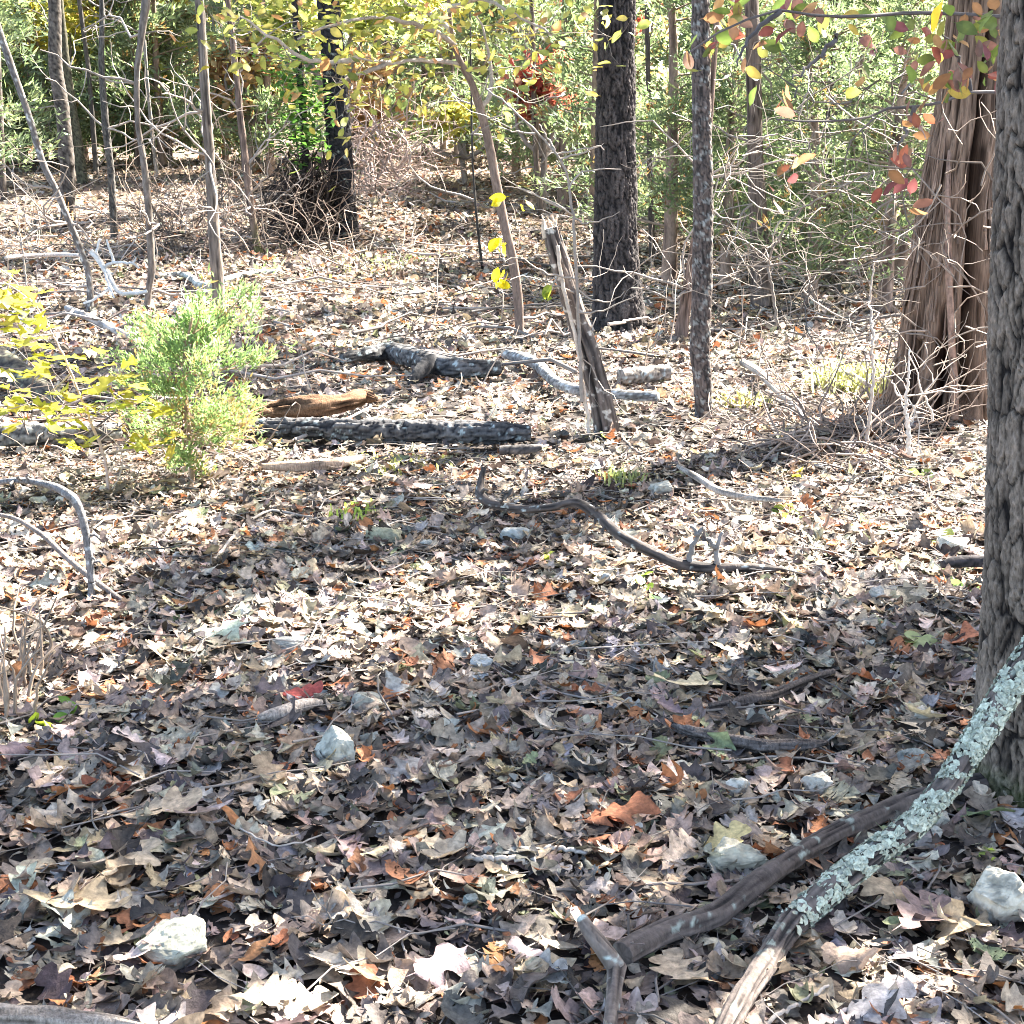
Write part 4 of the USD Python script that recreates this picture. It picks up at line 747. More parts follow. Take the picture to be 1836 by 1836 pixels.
STICKS = [  # label, pixels, width
    ('thin twig running level into the lichen-crusted branch', [(985, 1594), (1100, 1589), (1267, 1582), (1357, 1577), (1442, 1612), (1517, 1645)], 7), ('slender pale twig just below the flat rotten branch', [(1205, 1380), (1300, 1366), (1400, 1357), (1500, 1368), (1560, 1378)], 5),
    ('straight thin twig left of the flat rotten branch', [(960, 1308), (1060, 1322), (1175, 1338)], 6), ('pale stick at the bottom edge beside the lower end of the lichen-crusted branch', [(1370, 1836), (1430, 1800), (1495, 1762)], 9),
    ('brown twig lying in front of the white rock near the oak', [(1690, 1676), (1750, 1686), (1850, 1708)], 6), ('bent hair-thin twig above the white rock', [(400, 1468), (450, 1496), (500, 1516), (620, 1485), (700, 1470)], 4), ('short upright brown twig leaning among leaves right of the white rock', [(712, 1658), (726, 1704), (740, 1748)], 5),
    ('thin curved twig before the crooked limb', [(1300, 1040), (1340, 1026), (1420, 1012), (1500, 1018)], 5), ('long thin pale twig arching over the sunlit litter', [(345, 1040), (400, 985), (440, 938), (490, 916), (540, 922), (600, 955), (640, 985)], 6), ('thin dark stick lying below the arched branch', [(250, 1075), (340, 1076), (430, 1078), (520, 1082)], 6),
    ('forked pale twig on the sunlit leaves below the long dark log', [(640, 800), (670, 785), (695, 772), (715, 790), (735, 806)], 7), ('white split stick in front of the crooked limb', [(1258, 1036), (1268, 1018), (1276, 1002)], 7), ('grey twig lying across stones in mid litter', [(800, 1165), (860, 1180), (930, 1200), (990, 1216)], 5),
    ('dark twig crossing leaves just above the dark forked branch', [(880, 1290), (900, 1325), (920, 1360)], 4), ('brown bark sliver lying among pale leaves left of the forked branch', [(835, 1535), (900, 1540), (960, 1546)], 12), ('pale bark sliver beside rust-coloured leaves', [(930, 1530), (985, 1522), (1050, 1530)], 12),
    ('thin grey stick sloping from the snag into sunlit litter', [(1105, 770), (1130, 800), (1170, 822), (1215, 832)], 6), ('thin pale twig in the middle litter beyond the long log', [(830, 700), (880, 690), (950, 680), (990, 676)], 5), ('slender dead stick leaning before the crooked dark log', [(835, 590), (850, 630), (875, 660)], 6), ('bleached curved twig behind the snag', [(985, 640), (1010, 625), (1030, 630), (1050, 650)], 6)]
for label, px, w in STICKS:
    Q = np.array([G(x, y, .02 + .012 * rng.random()) for x, y in px]); mb = MB(); rr_ = w * pix(Q[len(Q) // 2])[2] / FPX / 2
    col = np.array([.42, .36, .30]) if any(k in label for k in ('pale', 'white', 'bleached')) else np.array([.20, .16, .13])
    tube(mb, Q, rr_, rr_ * .6, 6, col, seg=26, wig=rr_ * .4); mb.build('twig', M_WOOD, label=label, cat='twig', group='fallen twigs lying on the litter')

# ------------------------------------------------------------------ rocks
def rock(label, px, py, w, h, seed, col=(.46, .46, .42), depth=0.8, name='rock'):
    rg = np.random.default_rng(seed); g = G(px, py + h * .42); s = pix(g)[2] / FPX; a_, c_ = w * s / 2, h * s * .62; b_ = a_ * depth
    p = unit(rg.normal(0, 1, (15, 3))) * [1, 1, 1]; p = np.sign(p) * np.abs(p) ** .8
    hull = trimesh.convex.convex_hull(p); hull = hull.subdivide_to_size(0.15, max_iter=7) if hasattr(hull, 'subdivide_to_size') else hull
    v = np.array(hull.vertices); v = v / np.abs(v).max(0); nrm = unit(v)
    v = v + nrm * (0.30 * (meshkit.fbm(v * 2.2 + seed, 3, seed)[:, None] - .5) + .16 * (meshkit.fbm(v * 6 + seed, 3, 1)[:, None] - .5))
    f_ = meshkit.fbm(v * 2.6 + seed, 4, 3)[:, None]; st = np.clip((f_ - .56) * 9, 0, 1)
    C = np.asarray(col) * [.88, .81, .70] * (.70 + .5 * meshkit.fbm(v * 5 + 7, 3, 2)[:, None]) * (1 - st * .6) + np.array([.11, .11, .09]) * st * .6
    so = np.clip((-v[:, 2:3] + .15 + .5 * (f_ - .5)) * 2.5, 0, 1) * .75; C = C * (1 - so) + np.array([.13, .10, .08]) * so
    V = v * [a_, b_, c_] @ np.array([[1, 0, 0], [0, 1, 0], [0, 0, 1.]]) + g + [0, b_ * .5, c_ * .42 + .012]
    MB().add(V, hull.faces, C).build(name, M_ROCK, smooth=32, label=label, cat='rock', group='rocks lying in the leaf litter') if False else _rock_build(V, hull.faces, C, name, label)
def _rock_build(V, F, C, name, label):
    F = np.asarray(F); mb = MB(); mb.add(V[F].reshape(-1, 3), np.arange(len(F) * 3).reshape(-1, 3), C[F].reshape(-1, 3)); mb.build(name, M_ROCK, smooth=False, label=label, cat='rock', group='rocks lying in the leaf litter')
ROCKS = [('big chalky white rock by itself among brown leaves near the bottom edge', 308, 1702, 134, 84, (.45, .46, .40)), ('pale angular rock leaning up in the leaf litter, grey stained', 604, 1350, 84, 74, (.40, .42, .40)), ('grey wedge of stone touching the pale angular rock', 664, 1338, 42, 38, (.27, .29, .29)),
         ('bright white boulder beyond the fallen branches at the frame edge', 1806, 1620, 128, 96, (.56, .55, .50)), ('flat yellowish limestone block touching the dark branch', 1322, 1552, 114, 58, (.44, .42, .35)), ('rounded white stone in a sun spot before the near oak', 1466, 1416, 58, 38, (.56, .54, .50)),
         ('white slab of stone to one side of the rounded white stone', 1325, 1421, 46, 30, (.56, .54, .50)), ('small square pale stone under the lichen-crusted branch', 1680, 1478, 50, 34, (.45, .43, .38)), ('little buff stone tucked below the small square one', 1672, 1500, 36, 24, (.48, .47, .43)), ('mauve-grey stone beside the oak foot leaves', 1655, 1518, 44, 38, (.24, .22, .23)),
         ('smooth bluish-grey stone below the bend of the crooked limb', 926, 967, 62, 32, (.36, .39, .41)), ('weathered flat stone beyond the crooked limb', 1183, 880, 54, 28, (.42, .43, .41)), ('pale triangular stone before the near oak, farthest up', 1660, 1292, 44, 30, (.52, .51, .48)), ('bluish lump of stone beside the grey twig in mid litter', 860, 1196, 46, 28, (.40, .44, .48)),
         ('low grey stone in half shade above the red leaf', 510, 1164, 72, 26, (.33, .35, .36)), ('lichen-grey low stone below the red leaf to one side', 660, 1266, 62, 36, (.34, .34, .31)), ('tiny cream pebble above the chalky white rock', 378, 1580, 34, 26, (.60, .59, .54)), ('pale blue-grey triangular stone standing up from shaded leaves', 1570, 1073, 34, 30, (.42, .44, .46)),
         ('jagged sunlit stone beside the black stick', 1712, 985, 64, 36, (.48, .48, .45)), ('mossy greenish stone in the centre litter', 690, 965, 70, 36, (.33, .33, .25)), ('small white pebble in the lower litter', 844, 1624, 30, 24, (.52, .52, .49)), ('brown-topped stone at the foot of the snag', 1155, 790, 44, 22, (.44, .38, .32)), ('little grey stone between mossy and bluish-grey ones', 765, 982, 26, 18, (.40, .42, .42)), ('grey stone near the arched branch among dark leaves', 430, 1105, 36, 20, (.36, .38, .40))]
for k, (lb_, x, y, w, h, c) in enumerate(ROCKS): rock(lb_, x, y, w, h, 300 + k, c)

mb = MB(); rgp = np.random.default_rng(55)
for k in range(70):
    x, y = strip_points(1, 2.2, 7.5, rgp); x, y = x[0], y[0]; sz = rgp.uniform(.008, .024); p = unit(rgp.normal(0, 1, (9, 3))); h_ = trimesh.convex.convex_hull(p)
    V = np.array(h_.vertices) * sz * [1.2, .9, .7] + [x, y, float(gz(x, y)) + .03]; F = np.array(h_.faces); mb.add(V[F].reshape(-1, 3), np.arange(len(F) * 3).reshape(-1, 3), np.array([.42, .40, .35]) * rgp.uniform(.4, 1.2))
mb.build('pebbles', M_ROCK, GROUND, smooth=False, kind='stuff')
# ------------------------------------------------------------------ plants
def leaf_part(t, c, kind, size, col, rg, tilt=(0.6, .35), name='leaf', yaw=None):
    T = {'maple': T_MAPLE, 'oval': T_OVAL}[kind]; one = MB()
    scatter(one, T, np.array([rg.integers(0, len(T))]), np.asarray(c, float)[None], rotations(1, np.array([rg.normal(*tilt)]), rg, yaw), np.array([size]), np.asarray(col, float)[None]); one.build(name, M_LEAF, t)
rg = np.random.default_rng(77)
# yellow sapling
Yy = 6.1; st = [(199, 905, 0), (193, 860, 0), (186, 815, .0), (162, 755, .05), (140, 700, .1), (128, 668, .1), (95, 600, .15), (60, 545, .2), (10, 490, .2), (-20, 470, .2)]
q = np.array([P(x, y, Yy + d) for x, y, d in st]); t = thing('yellow_sapling', 'slender sapling with broad yellow lobed leaves, in front of the logs', 'sapling', q[0]); mb = MB(); tube(mb, q, .008, .003, 6, (.34, .24, .19), seg=36, wig=.002)
for L in ([(162, 755), (220, 715), (290, 735)], [(186, 815), (240, 805), (310, 797)], [(140, 700), (180, 690), (230, 655)], [(128, 668), (60, 720), (10, 735)], [(155, 745), (110, 752), (60, 745)], [(60, 545), (30, 520), (5, 505)], [(95, 600), (60, 610), (20, 640)], [(199, 880), (220, 820), (160, 760)]): tube(mb, [P(x, y, Yy - .05) for x, y in L], .0035, .002, 4, (.30, .24, .18), seg=8)
mb.build('stem', M_TWIG, t)
for (x, y) in [(10, 510), (25, 532), (60, 520), (50, 560), (18, 575), (75, 585), (45, 600), (78, 625), (60, 640), (30, 650), (108, 640), (135, 662), (95, 690), (72, 662), (185, 640), (230, 652), (172, 690), (215, 708), (250, 705), (275, 722), (298, 738), (240, 728), (60, 730), (90, 742), (112, 750), (140, 732), (165, 748), (20, 735), (120, 795), (150, 790), (245, 802), (285, 792), (310, 797), (262, 810), (195, 725), (40, 690), (5, 690), (5, 610), (80, 715), (130, 700), (35, 540), (12, 548), (5, 720), (220, 690)]:
    for _ in range(3): leaf_part(t, P(x + rg.normal(0, 13), y + rg.normal(0, 11), Yy + rg.normal(0, .12)), 'maple', rg.uniform(.07, .115), np.array([.42, .36, .05]) * rg.uniform(.75, 1.15) * [rg.uniform(.75, 1), 1, 1], rg, (0.35, .4))
# cedar sapling
base = G(345, 880); t = thing('cedar_sapling', 'low feathery cedar sapling, bright light green in the sun', 'sapling', base); mb, mw = MB(), MB(); Yc = base[1] + .2
stem = np.array([base, P(340, 800, Yc), P(334, 740, Yc), P(330, 660, Yc), P(345, 570, Yc)]); tube(mw, stem, .014, .006, 6, (.26, .17, .11), seg=20, wig=.003)
rg = np.random.default_rng(78)
for (x, y, d) in [(225, 640, .2), (250, 600, .3), (290, 590, 0), (275, 650, -.2), (330, 555, .1), (370, 540, -.1), (400, 550, .2), (440, 545, .3), (455, 525, .2), (430, 590, .0), (400, 620, -.2), (440, 640, .1), (470, 640, .2), (380, 680, -.3), (420, 700, -.1), (440, 730, 0), (400, 740, -.3), (350, 640, -.3), (300, 690, -.1), (250, 690, 0), (220, 690, .2), (360, 600, 0), (310, 620, 0), (390, 570, .1), (435, 745, .1), (415, 760, -.1), (370, 740, -.3), (340, 700, -.2), (300, 740, 0), (350, 580, .1), (260, 560, .2), (320, 600, .3), (290, 625, .1), (300, 795, -.1), (400, 805, -.2), (255, 765, .1), (440, 790, .1), (335, 830, -.2), (375, 780, -.3), (280, 775, .2), (420, 775, .2), (355, 850, -.1), (310, 840, .1), (225, 720, .1)]:
    e = P(340 + (x - 340) * 1.12 + rg.normal(0, 6), y + rg.normal(0, 8), Yc + d); s = stem[2] + (stem[4] - stem[2]) * np.clip((770 - y) / 260, -.35, .9); s = s - [0, 0, .03]
    tube(mw, [s, (s + e) / 2 + [0, 0, -.03], e], .005, .002, 3, (.27, .17, .10)); m = 20
    u = rg.uniform(.35, 1.1, m)[:, None]; pp = s + (e - s) * u + rg.normal(0, .022, (m, 3)); low = y > 690
    cols = np.where(rg.random((m, 1)) < (.35 if low else .08), [[.30, .22, .10]], np.array([[.20, .29, .125]]) * rg.uniform(.7, 1.2, (m, 1)))
    needles(mb, pp, np.repeat(unit(e - s + [0, 0, .25])[None], m, 0), 9, .045, .0042, cols, rg, .6)
mw.build('stem', M_TWIG, t); mb.build('foliage', M_NEEDLE, t, smooth=False, kind='stuff')
mb = MB()
for k in range(110): twig_tree(mb, P(rg.uniform(260, 450), rg.uniform(740, 830), Yc + rg.uniform(-.2, .3)), rg.normal(0, 1, 3) * [1, 1, .6], .16, .0025, 0, (.36, .25, .18), .4, rg=rg)
mb.build('dead_twigs', M_TWIG, t, kind='stuff')
mb = MB()
for k in range(90): twig_tree(mb, G(rg.uniform(-20, 460), rg.uniform(700, 800), rg.uniform(.02, .15)), rg.normal(0, 1, 3) * [1, .6, .4], rg.uniform(.25, .7), .006, 1, np.array([.13, .10, .08]) * rg.uniform(.4, 1.5), .25, .03, rg=rg, kids=(1, 4))
mb.build('brushwood', M_TWIG, label='dark tangle of dead twigs among the logs below the two saplings', cat='brushwood', kind='stuff')
SEED = [('little green broad-leaved plant beyond the crooked limb', [(1395, 905), (1410, 920), (1425, 912), (1405, 930), (1432, 922), (1415, 900)], .055, (.22, .32, .06)), ('pair of long green leaves by the jagged sunlit stone', [(1678, 962), (1700, 955), (1712, 968), (1695, 945)], .075, (.26, .32, .10)), ('bright green leaf standing below the crooked limb', [(1150, 1035), (1162, 1048), (1155, 1025)], .075, (.22, .34, .04)),
        ('dull green leaves lying flat below the bright green one', [(1182, 1068), (1062, 1085), (1170, 1065)], .065, (.15, .23, .12)), ('yellow-green leaf upright beside the smooth bluish-grey stone', [(983, 985), (978, 995), (988, 1002)], .055, (.30, .36, .05)), ('green sprig among dark stems near the arched branch', [(118, 1252), (125, 1270), (110, 1280), (130, 1262)], .055, (.16, .32, .05)), ('yellow-green leaf by brown stems at the edge', [(62, 1285), (78, 1290), (88, 1294)], .05, (.36, .44, .05)),
        ('three small lime leaves on a stem at the near oak foot', [(1766, 1526), (1780, 1540), (1774, 1518)], .04, (.36, .46, .10)), ('yellow leaf propped upright in the shade before the old cedar', [(1432, 838), (1428, 846)], .06, (.55, .50, .04)), ('tiny heart-shaped green leaf alone in the dark litter', [(950, 1428), (945, 1424)], .03, (.16, .34, .10)), ('pale green leaves lying beside the near oak trunk', [(1640, 1138), (1655, 1150), (1668, 1142), (1630, 1146)], .085, (.30, .36, .18)),
        ('green leafy sprig behind the near oak, next to the black stick', [(1700, 1030), (1715, 1042), (1735, 1040), (1690, 1022), (1745, 1050)], .07, (.14, .22, .09)), ('green leaf at the snag foot', [(1080, 775), (1078, 765)], .07, (.28, .42, .05)), ('small green leaves on the shaded slope beyond the long crooked limb', [(1545, 922), (1530, 938), (1552, 930), (1535, 944)], .05, (.18, .28, .10)), ('little green leaves among white stones above the near oak', [(1650, 845), (1665, 840), (1672, 850), (1640, 842)], .06, (.20, .28, .10))]
for label, spots, size, col in SEED:
    g = G(*spots[0]); t = thing('seedling', label, 'plant', group='small green plants in the litter', base= G(np.mean([s[0] for s in spots]), max(s[1] for s in spots) + 10)); mb = MB(); b0 = BASE[t]
    for (x, y) in spots:
        c = G(x, y + 6, .03); leaf_part(t, c, 'oval', size * rg.uniform(.85, 1.2), np.array(col) * rg.uniform(.85, 1.15), rg, (.7, .3)); tube(mb, [b0, (b0 + c) / 2 + [0, 0, .015], c], .0018, .001, 3, (.2, .22, .08))
    mb.build('stalk', M_TWIG, t)
def tuft(label, px, py, n, h, col, wide=.12, name='grass_tuft', seed=0):
    rg = np.random.default_rng(seed); g = G(px, py); mb = MB()
    for _ in range(n):
        b0 = g + np.r_[rg.normal(0, wide, 2), 0]; d = rg.normal(0, .5, 2) * h; hh = h * rg.uniform(.5, 1.1); w = .003 + .0006 * g[1]
        pts_ = [b0, b0 + np.r_[d * .35, hh * .7], b0 + np.r_[d, hh * rg.uniform(.5, 1)]]; sd = unit(np.r_[-d[1], d[0], 0] + 1e-6) * w
        mb.add([pts_[0] - sd, pts_[0] + sd, pts_[1] - sd * .8, pts_[1] + sd * .8, pts_[2]], [[0, 1, 2], [1, 3, 2], [2, 3, 4]], np.array(col) * rg.uniform(.7, 1.25))
    mb.build(name, M_LEAF, smooth=False, label=label, cat='grass', kind='stuff')
tuft('yellow-green grass tuft in full sun beside the old cedar foot', 1535, 705, 190, .24, (.36, .37, .19), .15, seed=1); tuft('small yellowish tuft beside the lichen-spotted trunk', 1326, 728, 60, .10, (.34, .34, .15), .08, seed=2)
tuft('little green grass tuft in the middle litter', 640, 930, 40, .08, (.26, .36, .08), .05, seed=3); tuft('green-grey tuft before the grey weathered branch', 1110, 865, 50, .08, (.26, .30, .14), .06, seed=4); tuft('pale green patch of grass on the sunlit leaves below the long log', 715, 838, 60, .06, (.46, .46, .16), .12, seed=5)
tuft('mossy grass on the bank under the charred oak', 640, 470, 500, .14, (.22, .26, .14), .45, seed=6); tuft('olive grass on the bank by the mossy-footed trunk', 530, 486, 400, .12, (.26, .25, .09), .45, seed=7)
# brown dead stems at the edge
mb = MB(); rg = np.random.default_rng(91)
for k in range(26):
    c = G(rg.uniform(-20, 70), rg.uniform(1180, 1310)); tube(mb, [c, c + np.r_[rg.normal(0, .02, 2), .1], c + np.r_[rg.normal(0, .06, 2), rg.uniform(.12, .26)]], .006, .002, 4, (.19, .14, .10), seg=8, wig=.002)
mb.build('dead_stems', M_TWIG, label='clump of dead brown stems at the edge near the arched branch', cat='dead plant', kind='stuff')
# dead brush heap by the old cedar
mb = MB()
for k in range(120): twig_tree(mb, G(rg.uniform(1360, 1640), rg.uniform(745, 815), rg.uniform(.0, .12)), rg.normal(0, 1, 3) * [1, .6, .35], rg.uniform(.3, .8), .007, 1, np.array([.20, .15, .12]) * rg.uniform(.6, 1.5), .25, .03, rg=rg, kids=(1, 4))
mb.build('brushwood', M_TWIG, label='tangle of dead brown brushwood at the foot of the old cedar', cat='brushwood', kind='stuff')
mb = MB()
for k in range(230): twig_tree(mb, G(rg.uniform(250, 600), rg.uniform(385, 460), rg.uniform(0, .3)), rg.normal(0, 1, 3) * [1, .6, .9] + [0, 0, .3], rg.uniform(.5, 1.6), .010, 1, np.array([.15, .11, .085]) * rg.uniform(.3, 1.6), .25, .03, rg=rg, kids=(2, 5))
for k in range(150): twig_tree(mb, P(rg.uniform(635, 730), rg.uniform(230, 440), rg.uniform(21, 25)), rg.normal(0, 1, 3) * [1, .6, .9] + [0, 0, .3], rg.uniform(.5, 1.5), .012, 1, np.array([.24, .17, .14]) * rg.uniform(.5, 1.6), .25, .03, rg=rg, kids=(2, 5))
mb.build('brushwood', M_TWIG, label='thicket of bare brown brush around the charred oak', cat='brushwood', kind='stuff')
mb = MB()
for k in range(110): twig_tree(mb, P(rg.uniform(1270, 1800), rg.uniform(140, 640), rg.uniform(7.2, 12)), rg.normal(0, 1, 3) * [1, .6, .5], rg.uniform(.3, .9), .006, 1, np.array([.14, .115, .095]) * rg.uniform(.4, 1.6), .3, .03, rg=rg, kids=(2, 4))
mb.build('dead_branches', M_TWIG, CEDAR_T, kind='stuff')

# ------------------------------------------------------------------ special leaves lying on the litter
def fallen(label, px, py, kind, size, col, yaw, seed, tilt=.15, curl=1.2, h=.045):
    v, f, tone = leaf_template(kind, 27, 7, curl, .5, .03, seed); rg = np.random.default_rng(seed); c = G(px, py, h)
    R = rotations(1, np.array([tilt]), rg, np.array([yaw]))[0]; MB().add(v @ R.T * size + c, f, np.asarray(col)[None] * tone[:, None]).build('fallen_leaf', M_LITTER, label=label, cat='leaf', group='large single leaves on the litter')
fallen('large green-tinged oak leaf at the foot of the near oak', 1755, 1455, 'white_oak', .17, (.20, .25, .12), -1.2, 1, .45); fallen('large purplish-brown oak leaf below the lichen-crusted branch', 1650, 1640, 'white_oak', .19, (.25, .17, .15), .9, 2); fallen('tan oak leaf next to the large purplish one', 1600, 1600, 'white_oak', .16, (.42, .31, .2), 2.4, 3)
fallen('red leaf with pale spots in mid litter', 540, 1240, 'white_oak', .12, (.33, .06, .045), .2, 4, .3); fallen('big tan oak leaf above the white rock', 290, 1450, 'white_oak', .18, (.44, .33, .22), .3, 5); fallen('pinkish oak leaf overlapping the big tan one', 345, 1455, 'red_oak', .17, (.46, .36, .33), -.6, 6, .3)
fallen('pale tan oak leaf with round holes near the bottom edge', 225, 1545, 'white_oak', .17, (.48, .37, .25), 1.2, 7); fallen('broad tan oak leaf near the corner edge', 135, 1615, 'white_oak', .2, (.42, .32, .2), .2, 8); fallen('greenish grey leaf lying in half shade below the arched branch', 400, 1128, 'maple', .17, (.36, .40, .30), .1, 9, .25)
fallen('light sunlit oak leaf at the bottom edge', 470, 1785, 'white_oak', .12, (.33, .26, .18), .1, 10); fallen('crinkled tan leaf near the bottom centre', 790, 1725, 'maple', .13, (.27, .20, .2), .8, 11, .35, 2.5); fallen('curled ivory leaf above the near oak rocks', 1410, 1110, 'fragment', .13, (.5, .42, .26), -.8, 12, .6, 2.5)
fallen('rust oak leaf in a patch of sun', 1110, 1455, 'red_oak', .17, (.30, .11, .05), .4, 13); fallen('bright buff oak leaf lit by sun beside the limestone block', 1290, 1512, 'white_oak', .14, (.55, .43, .2), .5, 14, .3); fallen('red-brown leaves patch beside the near oak, lit', 1730, 1145, 'maple', .16, (.34, .12, .06), .2, 15, .3); fallen('tan leaf sprawled at the foot of the forked branch', 1230, 1745, 'white_oak', .16, (.44, .33, .22), 2.0, 16, .25)
fallen('pale ribbed leaf on its back by the bottom edge', 1560, 1800, 'white_oak', .16, (.46, .40, .36), .5, 17, .2, 2); fallen('pale leaf lying across litter under the dark stick', 1230, 1226, 'white_oak', .19, (.55, .45, .28), .1, 18, .2); fallen('orange-brown lobed leaf propped on the dark branch', 1420, 1530, 'red_oak', .17, (.33, .17, .09), .5, 19, .5)

# ------------------------------------------------------------------ woods behind
CED = [(1110, 30, 4, 1.5, 'low cedar bush behind the furrowed oak foot'), (960, 27, 3.2, 1.3, 'low cedar bush closing the clearing past the dogwood'), (870, 40, 5, 2.0, 'distant cedar bush behind the dark pole'), (800, 44, 6, 2.2, 'distant cedar closing the far end of the clearing'), (1440, 13.8, 2.6, 1.0, 'low feathery cedar behind the twiggy dead shrub, lit from behind'), (1570, 13, 2.8, 1.0, 'low feathery cedar touching the old cedar outline'), (1290, 15, 3.0, .9, 'low feathery cedar between lichen-spotted and shaded cedar trunks'), (390, 38, 6, 2.4, 'distant cedar behind the grey shaggy trunk'), (20, 33, 6, 2.4, 'distant cedar by the narrow edge trunk'), (190, 40, 6, 2.6, 'distant cedar past the torn orange trunk'), (1500, 17, 5, 1.6, 'green cedar straight behind the twiggy dead shrub'), (1592, 15.5, 5, 1.4, 'pale sunlit cedar between the twiggy dead shrub and old cedar'), (1690, 18, 8, 2.1, 'tall cedar showing above and behind the old split cedar'), (1425, 20, 8, 2.0, 'hazy grey-green cedar behind the shaded cedar trunk'), (1300, 19, 7.5, 1.8, 'grey-green cedar directly behind the lichen-spotted trunk'),
       (1192, 15.5, 5.5, 1.1, 'soft dark green cedar tight against the furrowed oak'), (1560, 25, 10, 2.6, 'tall far cedar over the twiggy dead shrub'), (1375, 27, 10, 2.6, 'tall far cedar over the shaded cedar trunk'), (1225, 26, 10, 2.6, 'tall far cedar between furrowed oak and lichen-spotted trunk'), (1800, 22, 9, 2.4, 'cedar filling the gap between old cedar and near oak'), (1845, 15, 6, 1.6, 'cedar mostly hidden by the near oak trunk'),
       (1005, 24, 5, 1.8, 'cedar behind the snag top, beyond the dogwood'), (925, 29, 6.0, 1.9, 'bushy cedar just past the bent dogwood trunk'), (690, 31, 6.5, 1.8, 'cedar past the sunny clearing, beside the charred oak'), (1060, 21, 4.8, 1.2, 'cedar squeezed behind the furrowed oak, snag side'), (770, 38, 7, 2.2, 'cedar at the far end of the sunny clearing'),
       (50, 30, 7, 1.5, 'cedar with drooping sprays by the leaning sapling'), (85, 33, 8, 2.0, 'dark cedar behind the orange-footed trunk'), (-10, 27, 9, 2.2, 'tall cedar at the frame edge past the leaning sapling'), (228, 34, 9, 2.3, 'cedar behind the shaded bent trunk'), (320, 31, 10, 2.6, 'cedar filling the gap before the grey shaggy trunk'), (430, 36, 10, 2.8, 'far cedar behind the mossy-footed trunk'), (150, 36, 11, 3.0, 'far tall cedar over the slim dark pole trunk'), (505, 29, 8, 1.8, 'cedar behind the brush-hung dark trunk'), (-90, 18, 7, 1.8, 'cedar reaching into view at the edge'), (282, 31, 7, 1.3, 'narrow cedar just behind the thin crooked trunk')]
for k, (px, d, H, R, label) in enumerate(CED):
    H = min(H, 2.7 + .098 * d) if d != 21 else 4.8; rg = np.random.default_rng(600 + k); x = (px - 918) / FPX * d * 1.02; foot = np.array([x, d, float(gz(x, d))]); t = thing('cedar_tree', label, 'cedar', foot, 'green cedars of the woods')
    mb = MB(); trunk_mesh(mb, [foot - [0, 0, .1], foot + [0, 0, H * .4], foot + [rg.normal(0, .1), 0, H * .95]], [.05 + H * .008, .04 + H * .004, .015], 10, 40, 'cedar', (.08, .055, .045), (.24, .17, .13), .008, k, .03); mb.build('trunk', M_BARK, t)
    n1, n2 = MB(), MB(); sc = max(1.0, d / 15); cedar_crown(n1, n2, foot, H, R, .35, int((1700 if d < 20 else 1200) * (R * H / 9) / sc ** .6), 10, .11 * sc, .011 * sc, rg, nb=int(34 + 5 * H))
    n2.build('limbs', M_TWIG, t); n1.build('crown', M_NEEDLE, t, smooth=False, kind='stuff')
BROAD = [(620, 24, (1.2, 1.0, 1.2), 3.4, YG, 'yellow-green leafy tree behind the charred oak top'), (820, 33, (2.2, 1.2, .7), 3.0, YEL, 'glowing yellow bush behind the bent dogwood'), (840, 27, (.5, .5, .45), 1.15, YEL, 'small low golden bush beside the thin dark pole'), (968, 22.5, (.45, .4, .45), 2.0, RED, 'red-leaved bush low in front of cedar scrub, past the dogwood'), (320, 34, (1.3, 1, .8), 3.2, YEL, 'yellow tree glowing between crooked and grey shaggy trunks'), (300, 32, (1.0, .8, .6), 1.7, YG, 'yellow-green scrub low behind the crooked trunk'),
         (470, 29, (1.2, 1, .7), 1.9, ORANGE, 'orange scrub low behind the mossy-footed trunk'), (460, 30, (.8, .7, .6), 4.1, ORANGE, 'orange-yellow crown above the mossy-footed trunk'), (960, 38, (2.0, 1.2, 1.2), 5.4, ORANGE, 'orange tree high behind the dogwood'), (720, 36, (2.2, 1.5, 1.6), 4.6, YG, 'broad yellow-green tree beyond the clearing'), (45, 31, (.7, .6, .4), 3.9, ORANGE, 'orange patch of leaves behind the leaning sapling'), (30, 30, (1.2, .8, .5), 1.2, YG, 'low pale green scrub behind the leaning sapling'),
         (1150, 40, (2.2, 1.4, 1.6), 5.5, ORANGE, 'rusty orange tree high beyond the furrowed oak'), (1060, 34, (1.3, 1, 1.0), 3.4, RED, 'reddish tree behind the furrowed oak, snag side'), (1320, 30, (1.6, 1.2, 1.4), 4.8, ORANGE, 'orange-tinged tree high beyond the lichen-spotted trunk'), (640, 27, (1.0, .8, .8), 1.7, ORANGE, 'brownish orange bush at the clearing edge by the charred oak'), (120, 31, (1.5, 1, 1.0), 3.0, YEL, 'yellow tree deep behind the orange-footed trunk'), (560, 34, (1.6, 1.2, 1.4), 5.0, GREENLEAF, 'bright green tree high behind the brush-hung trunk'), (1600, 36, (2.5, 1.5, 1.8), 6.0, YG, 'pale yellow-green tree high behind old cedar'), (230, 38, (2, 1.5, 1.5), 5.2, YG, 'yellow-green crown high behind the bent shaded trunk')]
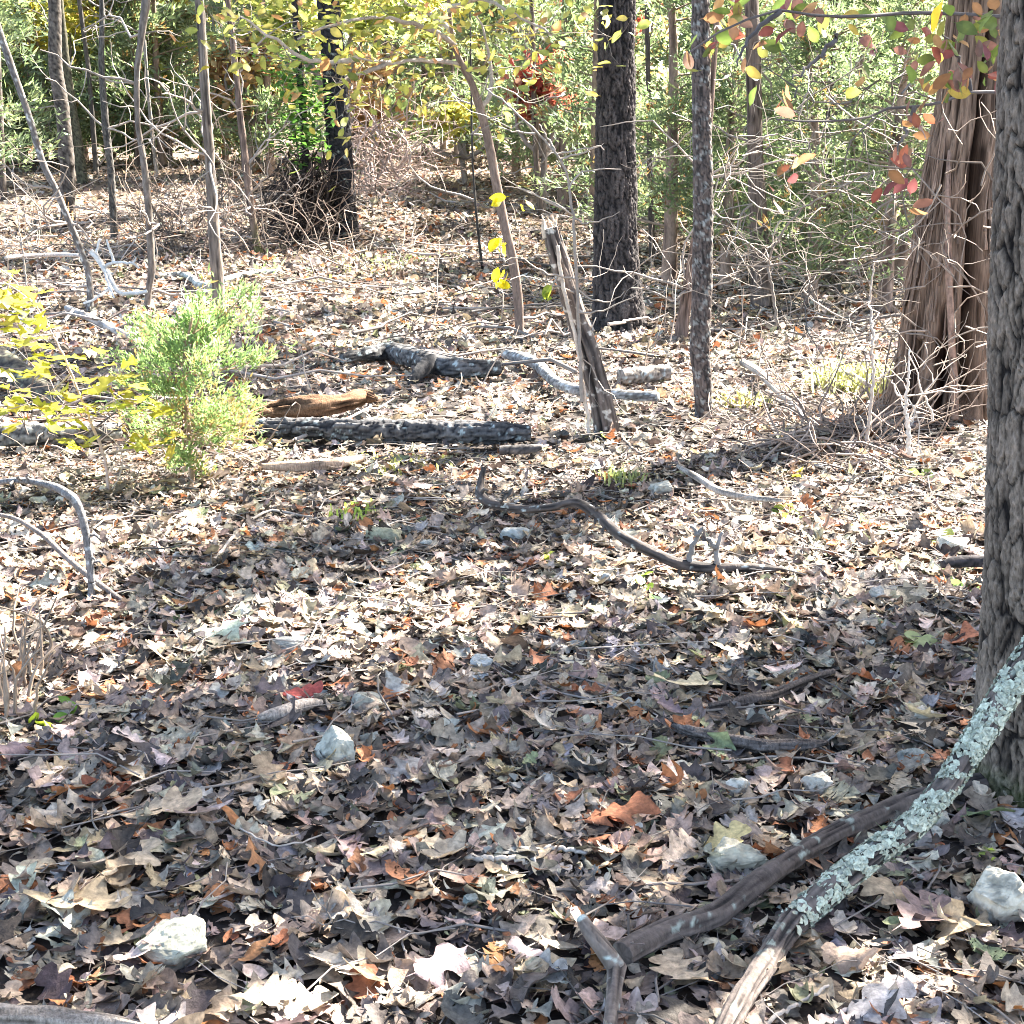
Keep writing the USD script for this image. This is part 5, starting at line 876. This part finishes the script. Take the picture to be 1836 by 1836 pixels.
for k, (px, d, R, zc, pal, label) in enumerate(BROAD):
    rg = np.random.default_rng(700 + k); x = (px - 918) / FPX * d * 1.02; foot = np.array([x, d, float(gz(x, d))]); bush = zc < 2.2; t = thing('bush' if bush else 'autumn_tree', label, 'bush' if bush else 'tree', foot, 'bushes in autumn colour' if bush else 'trees in autumn colour')
    mb = MB(); trunk_mesh(mb, [foot - [0, 0, .1], foot + [rg.normal(0, .1), 0, zc * .5], foot + [rg.normal(0, .2), 0, zc]], [.06, .045, .02], 8, 24, 'smooth', (.10, .08, .07), (.22, .18, .15), .004, k); mb.build('trunk', M_BARK, t)
    leafy_crown(t, foot, foot + [0, 0, zc], R, int(900 * R[0] * R[2]) + 250, (.09 + .0025 * d, .15 + .004 * d), pal, 710 + k, lobes=18, nb=8, gap=.7, top=foot + [0, 0, zc * .45])
mb = MB(); rg = np.random.default_rng(800); cen, cc = [], []
for k in range(270):
    d = rg.uniform(42, 75); x = rg.uniform(-.5, .5) * d; cen.append([x, d, float(gz(x, d)) + rg.uniform(.2, 11.5)])
cen = np.array(cen); pal = np.vstack([GREENS * 1.1, GREENS, YG, YG, OLIVE, YEL[:2], ORANGE[:3]])
for k in range(len(cen)): leaf_cloud(mb, cen[k:k + 1], 42, (.9, .8, .6), (.22, .5), pal[rg.integers(0, len(pal), 3)], rg, T_CARD, 1.0)
mb.build('far_woods', M_LEAF, smooth=False, label='far woodland of mixed green, yellow and orange closing the view', cat='woodland', kind='stuff')
mb = MB()
for k in range(34):
    d = rg.uniform(38, 70); x = rg.uniform(-.42, .42) * d; z0 = float(gz(x, d)); tube(mb, [[x, d, z0 - .2], [x + rg.normal(0, .3), d, z0 + 5], [x + rg.normal(0, .6), d, z0 + 11]], rg.uniform(.05, .16), .05, 6, np.array([.16, .13, .11]) * rg.uniform(.4, 1.4))
mb.build('far_trunks', M_BARK, label='thin trunks of the far woodland', cat='woodland', kind='stuff')
# oaks standing beside the view, whose crowns shade the near litter
for k, (x, y, c, R, n) in enumerate([(6.7, 5.2, (5.0, 6.75, 6.6), (3.1, 2.2, 1.5), 4300), (7.6, 6.9, (5.9, 8.05, 5.8), (1.5, 1.0, .8), 1300), (7.0, 6.2, (4.5, 8.0, 6.5), (1.4, .9, .8), 1200)]):
    foot = np.array([x, y, float(gz(x, y))]); t = thing('oak_tree', ['oak with a full crown standing outside the view beside the old cedar', 'young oak outside the view behind the first one', 'slender oak outside the view nearest the old cedar'][k], 'tree', foot)
    c = np.array(c); mb = MB(); trunk_mesh(mb, [foot - [0, 0, .1], foot + [0, 0, 2], (foot + c) / 2, c], [.2, .16, .13, .05], 20, 80, 'oak', GREY_D, GREY_L, .014, k + 60); mb.build('trunk', M_BARK, t)
    leafy_crown(t, foot, c, R, n, (.09, .16), OLIVE, 960 + k, lobes=85, nb=16, gap=.42, top=(foot + c) / 2)

for k, (px, d, r0, label) in enumerate([(330, 33, .10, 'slim far trunk just past the crooked trunk'), (40, 25, .09, 'slim far trunk by the leaning sapling top'), (235, 36, .12, 'slim far trunk behind the crooked trunk'), (480, 34, .10, 'slim far trunk between mossy-footed and brush-hung trunks'), (1300, 24, .10, 'slim far trunk just past the lichen-spotted trunk'), (1430, 22, .09, 'slim far trunk before the grey-green cedar'), (700, 36, .11, 'slim far trunk past the charred oak'), (890, 34, .09, 'slim far trunk just behind the bent dogwood')]):
    rg = np.random.default_rng(990 + k); x = (px - 918) / FPX * d * 1.02; foot = np.array([x, d, float(gz(x, d))]); t = thing('slim_tree', label, 'tree', foot, 'slim far trunks of the woods'); ln = rg.normal(0, .3)
    mb = MB(); trunk_mesh(mb, [foot - [0, 0, .1], foot + [ln * .3, 0, 2.5], foot + [ln, 0, 6.5]], [r0, r0 * .85, r0 * .5], 12, 70, 'oak', (.03, .026, .024), (.11, .09, .075), .008, k, .04); mb.build('trunk', M_BARK, t)
